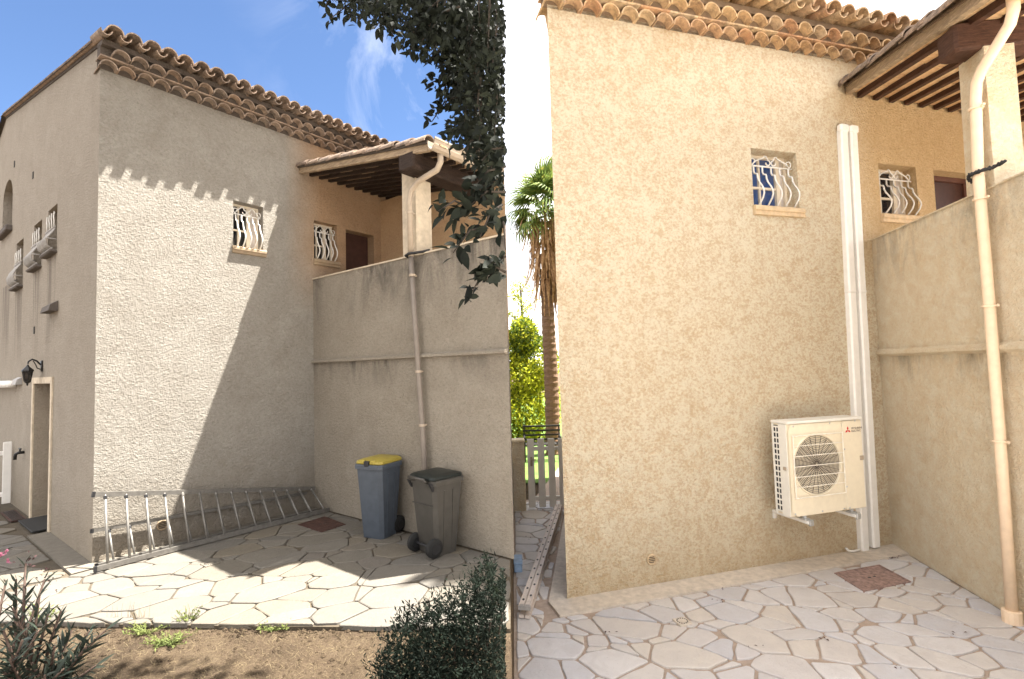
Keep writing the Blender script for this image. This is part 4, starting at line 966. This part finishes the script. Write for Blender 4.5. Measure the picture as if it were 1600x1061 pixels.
LD = thing('ladder', 'dusty aluminium ladder on the paving of the passage, rail holes showing', 'ladder', (.3, 7, 0))
A, B = Vector((.015, 5.2, 0)), Vector((.70, 8.9, 0)); dl = (B-A).normalized(); sl = Vector((dl.y, -dl.x, 0))
def Pl(s, w, z): return A+dl*s+sl*w+Vector((0, 0, z))
Ln = (B-A).length
for k, w in enumerate((0, .062)):
    for z in (.12, .03):
        ww = w
        mb = MB(); bar(mb, Pl(0, ww, z), Pl(Ln, ww, z), .055, .03); r_ = part(LD, 'rail', mb, M['alu_dull'])
        if z > .1:
            for e in (-.017, .017):
                mb = MB(); bar(mb, Pl(0, ww+e*1.45, z+.017), Pl(Ln, ww+e*1.45, z+.017), .005, .006); part(r_, 'flange', mb, M['alu_dull'])
    for i in range(14):
        s_ = .14+i*.27+k*.10
        if s_ > Ln-.05: break
        mb = MB(); mb.tube([Pl(s_, w, .11), Pl(s_, w, .04)], .014, 6); rn = part(LD, 'rung', mb, M['alu_dull'])
        mb = MB(); mb.loft([[Pl(s_+.022*math.cos(a), w+.012*math.sin(a), z) for a in [2*math.pi*q/10 for q in range(10)]] for z in (.132, .1375)]); part(rn, 'rung_end', mb, M['black'])
    mb = MB(); bar(mb, Pl(-.02, w, .12), Pl(.03, w, .12), .060, .036); part(LD, 'end_cap', mb, M['iron'])
mb = MB(); mb.box((-.055, 6.35, .0), (.045, 6.62, .10), .01)
t = thing('storage_box', 'pale blue plastic box corner poking out beside the passage ladder', 'box', (-.005, 6.48, 0)); part(t, 'body', mb, M['bluebox'])
mb = MB(); mb.box((-.06, 6.34, .1005), (.05, 6.63, .125), .008); part(t, 'lid', mb, M['bluebox'])
poly_sheet('lawn', [(-.3, 11.2), (6, 11.2), (8, 45), (-.3, 45)], -.012, M['lawn'])
poly_sheet('path', [(.35, 9.9), (1.6, 9.9), (3.2, 18), (2.4, 18)], -.004, M['joint_e'])
# bench in the garden
t = thing('garden_bench', 'dark metal garden bench on the lawn beyond the white passage gate', 'bench', (.62, 13.8, 0))
for z in (.50, .62, .74, .86):
    mb = MB(); mb.box((.22, 14.02, z), (1.25, 14.05, z+.05), .004); part(t, 'back_slat', mb, M['black_iron'])
for y in (13.60, 13.72, 13.84, 13.96):
    mb = MB(); mb.box((.22, y, .42), (1.25, y+.08, .45), .004); part(t, 'seat_slat', mb, M['black_iron'])
for x in (.24, 1.20):
    for y, hh in ((13.6, .62), (14.03, .92)):
        mb = MB(); mb.box((x, y, -.01), (x+.04, y+.04, hh), .004); part(t, 'leg', mb, M['black_iron'])
    mb = MB(); mb.box((x, 13.56, .62), (x+.04, 14.03, .65), .004); part(t, 'armrest', mb, M['black_iron'])
# ------------------------------------------------------------------ foliage helpers
def leaf_mesh(name, mat, L=1., w=.42, bend=.12, fold=.12, n=4):
    mb = MB(); rows_ = []
    for i in range(n+1):
        t_ = i/n; ww = w*.5*math.sin(math.pi*min(1, max(0, t_))**.8)+.004
        z = -bend*t_*t_
        rows_.append([(-ww, t_*L, z+fold*ww), (0, t_*L, z), (ww, t_*L, z+fold*ww)])
    mb.loft(rows_, False, False); me = mb.mesh(name, mat); me.polygons.foreach_set('use_smooth', [True]*len(me.polygons)); return me
def orient(p, d, size, roll=0.):
    d = Vector(d).normalized(); q = d.to_track_quat('Y', 'Z').to_matrix().to_4x4()
    return Matrix.Translation(p) @ q @ Matrix.Rotation(roll, 4, 'Y') @ Matrix.Scale(size, 4)
def leaves(par, name, me, mats, n_ind=300, kind='stuff'):
    for m in mats[:n_ind]: inst(par, name, me, m)
    rest = mats[n_ind:]
    if rest:
        vs, fs = [], []; base = [v.co.copy() for v in me.vertices]; pf = [tuple(p.vertices) for p in me.polygons]; org = abs_org(par) if par else Vector()
        for m in rest:
            o = len(vs); vs += [tuple(m @ c-org) for c in base]; fs += [tuple(i+o for i in f) for f in pf]
        m2 = bpy.data.meshes.new(name); m2.from_pydata(vs, [], fs); m2.materials.append(me.materials[0])
        m2.polygons.foreach_set('use_smooth', [True]*len(m2.polygons)); m2.update()
        o = bpy.data.objects.new(name, m2); COL.objects.link(o)
        if par: o.parent = par
        o['kind'] = kind; return o
rv = lambda g, s=1.: Vector((g.uniform(-s, s), g.uniform(-s, s), g.uniform(-s, s)))
def at(px, py, d):
    a, b = px-800, 530.5-py
    return Vector((0, 0, CAMH))+(_r*a+_u*b+_f*789.9)*(d/789.9)
def pix(p):
    v = Vector(p)-Vector((0, 0, CAMH)); c = v.dot(_f)
    return (800+v.dot(_r)/c*789.9, 530.5-v.dot(_u)/c*789.9) if c > .05 else None
# ------------------------------------------------------------------ holm oak: trunk behind the viewer, boughs hanging into the west court
g = random.Random(17)
OAK = thing('oak_tree', 'dark evergreen oak whose leafy boughs hang down in front of the west porch', 'tree', (-.9, -1.6, ZL-.06))
mb = MB(); mb.tube([(-.9, -1.6, .8), (-.88, -1.55, 1.8), (-.8, -1.45, 3.0), (-.75, -1.2, 4.2)], [.26, .20, .17, .14], 12); part(OAK, 'trunk', mb, M['bark'], None, True)
mb = MB(); mb.tube([(-.75, -1.2, 4.15), (-.55, -.2, 4.9), (-.35, 1.0, 5.1), (-.2, 2.2, 4.9), (-.22, 3.0, 4.75)], [.12, .10, .08, .05, .02], 8); part(OAK, 'limb', mb, M['bark'], None, True)
mb = MB(); mb.tube([(-.75, -1.2, 4.15), (-.2, -.4, 5.6), (.2, .8, 6.3), (.3, 2.2, 6.4)], [.12, .09, .06, .03], 8); part(OAK, 'limb', mb, M['bark'], None, True)
lm = leaf_mesh('leaf', M['oak'], 1., .50, .18, .25)
near_, far_ = [], []; tw = MB()
def sprig(p0, p1, n, size, spread, dst):
    p0, p1 = Vector(p0), Vector(p1); mid = p0.lerp(p1, .5)+Vector((0, 0, .03)); tw.tube([p0, mid, p1], [.005, .0035, .002], 5)
    for i in range(n):
        f = (i+.5)/n; b = p0.lerp(mid, f*2) if f < .5 else mid.lerp(p1, f*2-1)
        d = (p1-p0).normalized()*.7+rv(g, 1.)*.9; p = b+rv(g, spread)
        s_ = size*g.uniform(.65, 1.2); q = pix(p+d.normalized()*s_); q0 = pix(p)
        if not q or max(q[0], q0[0]) > 791: continue
        dst.append(orient(p, d, s_, g.uniform(-1.5, 1.5)))
# hanging sprays (start and end given as directions from the viewer, each at its own distance)
sprays = [((700, -10, 2.6), (640, 60, 2.5), 16), ((640, -10, 2.7), (585, 45, 2.6), 14), ((600, -15, 2.8), (515, 30, 2.8), 16), ((560, -10, 2.8), (545, 30, 2.75), 10),
          ((660, 30, 2.6), (640, 85, 2.5), 12), ((690, 20, 2.5), (655, 75, 2.4), 14), ((720, 10, 2.4), (670, 50, 2.4), 14), ((530, -10, 2.8), (508, 12, 2.8), 6), ((620, -5, 2.7), (612, 60, 2.6), 10), ((590, 10, 2.75), (560, 32, 2.7), 8), ((650, -5, 2.6), (690, 30, 2.6), 16), ((575, -10, 2.8), (600, 25, 2.7), 12),
          ((710, 75, 2.6), (672, 95, 2.6), 7), ((715, 110, 2.6), (690, 150, 2.6), 12), ((720, 130, 2.6), (668, 132, 2.7), 12), ((715, 150, 2.6), (675, 190, 2.7), 12), ((720, 190, 2.6), (700, 225, 2.6), 12),
          ((790, 230, 2.3), (745, 262, 2.2), 12), ((790, 260, 2.3), (735, 300, 2.2), 12), ((790, 300, 2.2), (730, 325, 2.1), 12), ((770, 290, 2.2), (715, 345, 2.1), 10), ((735, 325, 2.1), (685, 330, 2.0), 8), ((785, 320, 2.1), (750, 370, 2.0), 10), ((760, 355, 2.0), (708, 395, 1.9), 9), ((790, 400, 1.9), (735, 460, 1.85), 12), ((790, 425, 1.9), (760, 440, 1.85), 8), ((780, 240, 2.4), (760, 290, 2.3), 12), ((785, 340, 2.1), (790, 390, 2.0), 7), ((700, 60, 2.6), (700, 120, 2.6), 14), ((745, 215, 2.5), (725, 250, 2.4), 8)]
for a, b, n in sprays: sprig(at(a[0], a[1], a[2]*.82), at(b[0], b[1], b[2]*.82), int(n*2.6), .044 if a[2] > 2.35 else .054, .025, near_)
# the dense body of the crown behind them
dens = [(760, 20, 48), (735, 45, 40), (775, 75, 40), (730, 85, 36), (770, 125, 40), (735, 125, 32), (765, 175, 42), (735, 175, 30), (770, 215, 34), (720, 20, 40), (700, 55, 26), (785, 40, 30), (785, 150, 30), (778, 250, 24), (780, 285, 16), (765, 330, 9), (750, 100, 44), (712, 150, 20), (760, 240, 26), (700, 20, 24), (708, 100, 20), (720, 205, 20), (640, 38, 28), (600, 20, 24), (560, 8, 18), (668, 70, 24), (680, 10, 30), (650, 10, 22), (675, 45, 18), (615, 0, 18), (580, -5, 14), (545, -5, 10)]
for cx_, cy_, r_ in dens:
    for k in range(int(r_*r_*.25)):
        an, ra = g.uniform(0, 2*math.pi), r_*1.2*g.random()**.62; d = g.uniform(1.9, 2.9)
        px_ = cx_+ra*math.cos(an)
        if px_ > 788: continue
        p = at(px_, cy_+ra*math.sin(an), d); s_ = g.uniform(.026, .046); dr_ = rv(g)+Vector((0, 0, -.4)); q = pix(p+dr_.normalized()*s_)
        if q[0] > 791: continue
        far_.append(orient(p, dr_, s_, g.uniform(-2, 2)))
for k in range(60):
    cx_, cy_, r_ = g.choice(dens[:14]); d = g.uniform(1.9, 2.8); e = at(min(cx_, 770)+g.uniform(-r_, 8), cy_+g.uniform(-r_, r_), d); b = e+Vector((g.uniform(-.02, .12), g.uniform(-.05, .05), g.uniform(.1, .35)))
    if pix(b)[0] < 786 and pix(e)[0] < 786: tw.tube([b, b.lerp(e, .5)+rv(g, .015), e], [.006, .004, .0015], 4)
part(OAK, 'twigs', tw, M['bark'], kind='stuff')
lm2 = leaf_mesh('leaf', M['oak'], 1., .55, .15, .2, 2)
# added unseen crown overhead: it shades the earth at the bottom of the view
over = []
for k in range(3500):                             # unseen crown mass added behind the viewer to cut sky light on the west court
    v = rv(g)
    if v.length > 1: continue
    p = Vector((-3.6, -1.4, 5.6))+Vector((v.x*4.2, v.y*3.0, v.z*2.4)); over.append(orient(p, rv(g), g.uniform(.2, .34), g.uniform(-2, 2)))
for k in range(7500):
    v = rv(g); 
    if v.length > 1: continue
    p = Vector((.0, 2.4, 6.7))+Vector((v.x*1.75, v.y*1.45, v.z*.8)); over.append(orient(p, rv(g), g.uniform(.09, .15), g.uniform(-2, 2)))
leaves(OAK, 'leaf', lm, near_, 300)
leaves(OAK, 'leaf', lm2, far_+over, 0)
# unseen pine added right of the view; its crown is placed to shade the east court
SHADE_PINE = thing('shade_pine_tree', 'tall umbrella pine added out of view beside the east house to shade the court', 'tree', (9.5, 5.2, 0))
mb = MB(); mb.tube([(9.5, 5.2, -.1), (9.3, 5.3, 3), (8.7, 5.6, 6.5), (7.6, 6.2, 9.2)], [.32, .27, .22, .14], 12); part(SHADE_PINE, 'trunk', mb, M['bark'], None, True)
mb = MB(); mb.tube([(7.8, 6.1, 8.9), (6.4, 6.6, 10), (4.4, 6.9, 10.6)], [.12, .08, .03], 8); part(SHADE_PINE, 'limb', mb, M['bark'], None, True)
cr = []
for k in range(26000):
    v = rv(g)
    if v.length > 1: continue
    p = Vector((5.6, 6.75, 10.7))+Vector((v.x*2.9, v.y*2.4, v.z*.75)); cr.append(orient(p, rv(g), g.uniform(.26, .40), g.uniform(-2, 2)))
leaves(SHADE_PINE, 'crown', leaf_mesh('crown', M['juniper'], 1., .4, .1, .1, 2), cr, 0)  # crown of the added pine, there to shade the court
# ------------------------------------------------------------------ palm beyond the passage
g = random.Random(29)
PX, PY, PZ, PS = 1.09, 14.75, 7.27, .787
PALM = thing('palm_tree', 'tall fan palm with a shaggy skirt of dead fronds behind the ochre house', 'palm tree', (PX, PY, 0))
mb = MB(); ra = []
for k in range(60):
    z = -.1+k*(5.45/59); ra.append([(PX+.02*math.sin(z)+(.205-.006*z+.018*(k % 2)+g.uniform(-.012, .012))*math.cos(a), PY+(.205-.006*z+.018*(k % 2))*math.sin(a), z+g.uniform(-.03, .03)) for a in [2*math.pi*q/16 for q in range(16)]])
mb.loft(ra, True); part(PALM, 'trunk', mb, M['palm_trunk'], None, False)
def fan(L, nseg, droop, mat, name):
    mb = MB(); mb.tube([(0, 0, 0), (0, .35*L, .03*L), (0, .55*L, .02*L)], [.022, .016, .012], 5)
    for i in range(nseg):
        a = (-1+2*i/(nseg-1))*1.75; ca_, sa_ = math.sin(a), math.cos(a); l_ = L*(.62-.10*abs(a)/1.75)*g.uniform(.9, 1.08); w = .055*L
        for j, (t0, t1) in enumerate(((0, .4), (.4, .75), (.75, 1))):
            P_ = lambda t: Vector((ca_*l_*t, .53*L+sa_*l_*t, .02*L-droop*l_*max(0, t-.35)**2*2.2)); W_ = Vector((sa_, -ca_, 0))
            w0, w1 = w*(.25+t0*1.6 if t0 < .5 else 1.05*(1.2-t0)*1.6), w*(.25+t1*1.6 if t1 < .5 else max(.02, 1.05*(1.02-t1)*1.6))
            p, q = P_(t0), P_(t1); mb.quad(p-W_*w0*.5, p+W_*w0*.5+Vector((0, 0, .012)), q+W_*w1*.5+Vector((0, 0, .012)), q-W_*w1*.5)
    return mb.mesh(name, mat)
fm = [fan(1.55, 26, .5, M['palm'], 'frond'), fan(1.4, 24, .9, M['palm'], 'frond')]
for i in range(34):
    az = i*2.399+g.uniform(-.2, .2); el = R(82-105*(i/33))
    d = Vector((math.cos(az)*math.cos(el), math.sin(az)*math.cos(el), math.sin(el)))
    inst(PALM, 'frond', fm[i % 2], orient(Vector((PX, PY, PZ-.010*i)), d, PS*g.uniform(.9, 1.15), g.uniform(-.5, .5)))
def strip(L, mat):
    mb = MB(); rows_ = []
    for k in range(6):
        t_ = k/5; w = .045*(1-t_)+.008; rows_.append([(-w, .16*math.sin(t_*1.6)+.05*math.sin(t_*7), -L*t_), (w, .16*math.sin(t_*1.6)+.05*math.sin(t_*7)+.02, -L*t_)])
    mb.loft(rows_, False, False); return mb.mesh('dead_frond', mat)
ds = [strip(1.0, M['palm_dead']), strip(1.35, M['palm_dead'])]
for i in range(290):
    az = g.uniform(0, 2*math.pi); z = 4.9+2.2*g.random()**.8; rr_ = .19+.52*((z-4.9)/2.2)**1.3*g.uniform(.35, 1.1)
    m = Matrix.Translation((PX+rr_*math.cos(az), PY+rr_*math.sin(az), z)) @ Matrix.Rotation(az-math.pi/2, 4, 'Z') @ Matrix.Rotation(g.uniform(-.15, .30), 4, 'X') @ Matrix.Scale(PS*g.uniform(.75, 1.2), 4)
    inst(PALM, 'dead_frond', ds[i % 2], m)
# ------------------------------------------------------------------ garden hedge
HG = thing('hedge_shrub', 'bright yellow-green hedge shrub in the sun behind the garden bench', 'shrub', (.5, 17.1, 0))
hl = leaf_mesh('leaf', M['hedge'], 1., .45, .15, .2, 2); hd_ = leaf_mesh('leaf', M['hedge_dark'], 1., .45, .15, .2, 2)
a_, b_ = [], []
for k in range(30000):
    v = rv(g)
    if v.length > 1: continue
    blob = g.choice(((.1, 15.4, .9, .9, .8, 1.0), (.75, 15.8, 1.2, .9, .8, 1.3), (.2, 15.5, 2.1, .75, .7, .9), (.8, 15.9, 2.6, .8, .8, 1.0), (-.2, 15.9, 3.0, .7, .7, .8), (.4, 15.7, 3.5, .5, .6, .7)))
    v = v.normalized()*v.length**.5
    p = Vector(blob[:3])+Vector((v.x*blob[3], v.y*blob[4]+1.5, v.z*blob[5]))
    (a_ if g.random() < (.85 if p.z < 2.9 else .45) else b_).append(orient(p, rv(g)+Vector((0, -.2, .3)), g.uniform(.09, .17), g.uniform(-2, 2)))
leaves(HG, 'leaf', hl, a_, 0); leaves(HG, 'leaf', hd_, b_, 0)
mb = MB()
for x in (.1, .45, .8): mb.tube([(x, 17.2, -.1), (x+.1, 17.3, 1.5), (x-.1, 17.2, 3.2)], [.05, .04, .015], 6)
part(HG, 'stems', mb, M['bark'], kind='stuff')
YT = thing('small_tree', 'airy yellow-leaved small tree rising above the hedge against the white sky', 'tree', (.45, 18.9, 0))
mb = MB(); mb.tube([(.45, 18.9, -.1), (.5, 18.9, 2.5), (.4, 18.9, 4.6), (.35, 18.9, 6.0)], [.09, .07, .04, .012], 7); part(YT, 'trunk', mb, M['bark'], None, True)
a_ = []
for k in range(46):
    az = g.uniform(0, 6.283); z = g.uniform(3.4, 5.9); L = g.uniform(.3, .8)
    p0 = Vector((.42, 18.9, z-.3)); p1 = p0+Vector((math.cos(az)*L, math.sin(az)*L, g.uniform(.1, .5)))
    mb = MB(); mb.tube([p0, p1], [.012, .004], 4); part(YT, 'branch', mb, M['bark'])
    for q in range(24): a_.append(orient(p0.lerp(p1, g.uniform(.3, 1.05))+rv(g, .10), rv(g), g.uniform(.08, .13), g.uniform(-2, 2)))
leaves(YT, 'leaf', hl, a_, 0)
# ------------------------------------------------------------------ conifer bush at the edge of the west court
g = random.Random(41)
JB = thing('conifer_bush', 'dark dense conifer bush in shade at the lower right of the west court', 'bush', (-.3, 2.4, ZL-.06))
jl = leaf_mesh('spray', M['juniper'], 1., .30, .1, .2, 2); a_ = []
outl = [(575, 1075), (600, 1035), (618, 1000), (655, 975), (690, 958), (715, 945), (742, 915), (765, 898), (800, 884)]
def top_at(x):
    for (x0, y0), (x1, y1) in zip(outl, outl[1:]):
        if x0 <= x <= x1: return y0+(y1-y0)*(x-x0)/(x1-x0)
    return 2000
k = 0
while k < 24000:
    px_ = g.uniform(575, 790); py_ = g.uniform(880, 1150); lim = top_at(px_)+14+10*math.sin(px_*.31)+7*math.sin(px_*.83)
    if py_ < lim: continue
    k += 1
    d = 2.15+.55*g.random()+.25*max(0, (1061-py_)/180)
    p = at(px_, py_, d)
    dr_ = Vector((g.uniform(-.8, .6), g.uniform(-.8, .3), g.uniform(-.1, 1.2))); s_ = g.uniform(.016, .034); q = pix(p+dr_.normalized()*s_)
    if q[0] > 792: continue
    a_.append(orient(p, dr_, s_, g.uniform(-2, 2)))
for k in range(280):                                # loose shoots along the outline
    px_ = g.uniform(585, 775); p = at(px_, top_at(px_)+6, g.uniform(2.2, 2.6)); d = Vector((g.uniform(-.7, .3), g.uniform(-.3, .3), 1)).normalized(); L = g.uniform(.03, .13)
    for j in range(9):
        q = p+d*L*j/8; dr_ = d*.8+rv(g, .9); s_ = g.uniform(.016, .03); z = pix(q+dr_.normalized()*s_)
        if z[0] < 792: a_.append(orient(q, dr_, s_, g.uniform(-2, 2)))
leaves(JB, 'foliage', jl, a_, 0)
mb = MB()
for k in range(9):
    x = -.52+.055*k; mb.tube([(x*.5-.15, 2.5, .83), (x*.8-.08, 2.45, 1.05), (x, 2.4, 1.15+.03*k)], [.016, .01, .004], 5)
part(JB, 'stems', mb, M['bark'], kind='stuff')
# ------------------------------------------------------------------ oleander in the lower left
OL = thing('oleander_shrub', 'dark oleander shrub with narrow leaves and a few pink blooms at lower left', 'shrub', (-2.3, 2.45, ZL-.06))
ol = leaf_mesh('leaf', M['oleander'], 1., .165, .14, .3, 4); near_ = []
stems = []
tips = [(8, 915, 2.45), (25, 905, 2.5), (40, 880, 2.5), (62, 930, 2.4), (70, 905, 2.5), (20, 950, 2.3), (95, 955, 2.4), (112, 985, 2.4), (140, 985, 2.4), (150, 1000, 2.35), (165, 985, 2.4), (120, 1030, 2.3), (60, 985, 2.3), (85, 1010, 2.25), (35, 1000, 2.2), (5, 985, 2.25), (150, 1040, 2.25), (100, 1045, 2.2), (50, 1035, 2.2), (15, 1030, 2.2), (135, 1010, 2.3), (75, 960, 2.4), (5, 1050, 2.2), (70, 1055, 2.15), (115, 1062, 2.2), (30, 975, 2.45)]
for i, tp in enumerate(tips):
    e = at(*tp); b = Vector((-2.35+.25*(e.x+2.3)+g.uniform(-.08, .08), 2.45+g.uniform(-.12, .12), ZL-.07)); mid = b.lerp(e, .6)+Vector((g.uniform(-.03, .03), 0, .05))
    mb = MB(); mb.tube([b, mid, e], [.010, .007, .004], 6); part(OL, 'stem', mb, M['oleander_stem'], None, True)
    n = 21
    for j in range(n):
        f = .42+.58*j/(n-1); q = b.lerp(mid, f/.6) if f < .6 else mid.lerp(e, (f-.6)/.4)
        ax = (e-mid).normalized(); an = j*2.1+i; dr_ = ax*g.uniform(.55, 1.1)+Vector((math.cos(an), math.sin(an)*.8, g.uniform(-.2, .3)))*.62
        near_.append(orient(q, dr_, g.uniform(.055, .115)*(1 if f < .88 else .7), g.uniform(-1, 1)))
g.shuffle(near_); leaves(OL, 'leaf', ol, near_, 300)
fl = leaf_mesh('petal', M['pink'], 1., .7, -.2, .2, 3); sdm = leaf_mesh('seed_pod', M['seed'], 1., .45, .1, .5, 2)
for i in range(7):
    p = at(g.uniform(0, 14), g.uniform(862, 880), 2.5)
    for j in range(4): inst(OL, 'petal', fl, orient(p, rv(g)+Vector((0, 0, .5)), .016, 0))
for i in range(34):
    c = g.choice(((30, 880), (45, 870), (62, 905), (70, 895), (85, 915), (48, 875), (78, 900))); p = at(c[0]+g.uniform(-6, 6), c[1]+g.uniform(-8, 12), 2.48)
    inst(OL, 'seed_pod', sdm, orient(p, rv(g)+Vector((0, 0, .3)), g.uniform(.012, .02), g.uniform(-2, 2)))
# ------------------------------------------------------------------ dry ground cover, weeds, litter
bl = leaf_mesh('blade', M['dry'], 1., .03, .35, 0, 2); a_ = []
zg = ZL-.037
for k in range(17000):
    x, y = g.uniform(-4.2, .0), g.uniform(2.4, 3.5)
    if x*FN[0]+y*FN[1] < fd+.02 or x > BX-.02: continue
    a_.append(orient((x, y, zg), (g.uniform(-1, 1), g.uniform(-1, 1), g.uniform(.05, .7)), g.uniform(.012, .05), g.uniform(-1, 1)))
leaves(None, 'dry_grass', bl, a_, 0)
tag(bpy.data.objects['dry_grass'], 'short dry straw-coloured grass on the bare soil in front of the paving', 'grass', None, 'stuff')
vs, fs = MB(), 0
for k in range(2600):
    x, y = g.uniform(-4.2, .0), g.uniform(2.4, 3.5)
    if x*FN[0]+y*FN[1] < fd+.012 or x > BX-.02: continue
    s_ = .004+.013*g.random()**3; c = Vector((x, y, zg+s_*.3)); J = lambda: g.uniform(.6, 1.3)
    vs.add([c+Vector((s_*J(), 0, 0)), c+Vector((0, s_*J(), 0)), c+Vector((-s_*J(), 0, 0)), c+Vector((0, -s_*J(), 0)), c+Vector((0, 0, s_*.8*J())), c+Vector((0, 0, -s_))], [(0, 1, 4), (1, 2, 4), (2, 3, 4), (3, 0, 4)])
for k in range(520):
    t_ = g.random(); x = FE[0][0]*(1-t_)+BX*t_
    y = (fd-x*FN[0])/FN[1]-g.random()**2*.09-.004; s_ = .006+.014*g.random()**2; c = Vector((x, y, zg+s_*.4)); J = lambda: g.uniform(.6, 1.3)
    if x > BX-.03: continue
    vs.add([c+Vector((s_*J(), 0, 0)), c+Vector((0, s_*J(), 0)), c+Vector((-s_*J(), 0, 0)), c+Vector((0, -s_*J(), 0)), c+Vector((0, 0, s_*.8*J())), c+Vector((0, 0, -s_))], [(0, 1, 4), (1, 2, 4), (2, 3, 4), (3, 0, 4)])
solo('soil_clods', vs, M['soil'], 'small clods and pebbles scattered over the dry soil', 'pebbles', (0, 0, 0), kind='stuff')
wl_m = leaf_mesh('leaf', M['weed'], 1., .34, .3, .2, 2)
def weed(px, py, n, h, lab, spread=.06, lm_=None):
    n = int(n*1.8); spread *= 1.5; h *= 1.2
    d0 = at(px, py, 1.)-Vector((0, 0, CAMH)); t_ = (zg-CAMH)/d0.z; b = Vector((0, 0, CAMH))+d0*t_
    w = thing('weed', lab, 'weed', b, 'weeds along the paving edge'); a = []
    mb = MB()
    for i in range(n):
        e = b+Vector((g.uniform(-1, 1)*spread, g.uniform(-1, 1)*spread*.6, h*g.uniform(.4, 1))); mb.tube([b+rv(g, .01)*1, e], [.0022, .001], 4)
        for j in range(7): a.append(orient(b.lerp(e, g.uniform(.15, 1)), rv(g)+Vector((0, 0, .5)), g.uniform(.014, .03), g.uniform(-1, 1)))
    part(w, 'stems', mb, M['weed'], kind='stuff'); leaves(w, 'leaf', lm_ or wl_m, a, 0)
weed(290, 978, 16, .10, 'small green weed right at the paving edge, near the middle of the soil strip')
weed(262, 1008, 26, .05, 'low spreading grey-green weed lying on the bare soil', .11)
weed(225, 990, 16, .04, 'flat yellowish weed on the soil nearer the oleander', .10)
weed(430, 985, 14, .04, 'tiny sparse weed at the paving edge nearest the conifer bush', .08)
weed(60, 975, 14, .10, 'yellow-green weed growing behind the oleander stems', .10)
tg = MB()
for k in range(46):
    d0 = at(g.choice((185, 195, 215, 225, 290, 300, 205, 175))+g.uniform(-9, 9), 974, 1.)-Vector((0, 0, CAMH)); b = Vector((0, 0, CAMH))+d0*((zg-CAMH)/d0.z); b.z = zg
    h_ = g.uniform(.05, .15); l_ = g.uniform(-.03, .03); tg.tube([b, b+Vector((l_*.3, 0, h_*.6)), b+Vector((l_, 0, h_))], [.0011, .0008, .0004], 3)
solo('tall_grass', tg, M['dry'], 'a few thin dry grass stalks standing against the sunlit paving edge', 'grass', (0, 0, 0), kind='stuff')
lt = MB()
for px_, py_, n in ((1395, 871, 16), (1120, 940, 5), (1142, 920, 4), (1060, 905, 3), (1335, 872, 2), (1330, 905, 2), (1285, 1000, 3), (1180, 1010, 3), (1410, 1045, 3), (820, 842, 4), (1500, 990, 3), (960, 990, 3)):
    for k in range(n):
        d0 = at(px_+g.uniform(-14, 14), py_+g.uniform(-3, 3), 1.)-Vector((0, 0, CAMH)); b = Vector((0, 0, CAMH))+d0*(-CAMH/d0.z); b.z = .0085
        s_ = g.uniform(.008, .02); an = g.uniform(0, 6.3); u_ = Vector((math.cos(an), math.sin(an), 0))*s_; v_ = Vector((-u_.y, u_.x, 0))*.5
        lt.add([b-u_, b+v_+Vector((0, 0, s_*.3)), b+u_, b-v_+Vector((0, 0, s_*.2)), b+Vector((0, 0, s_*.5))], [(0, 1, 4), (1, 2, 4), (2, 3, 4), (3, 0, 4)])
solo('leaf_litter', lt, M['seed'], 'crumbs of dark dry leaf litter lying on the pale paving', 'leaf litter', (0, 0, 0), kind='stuff')
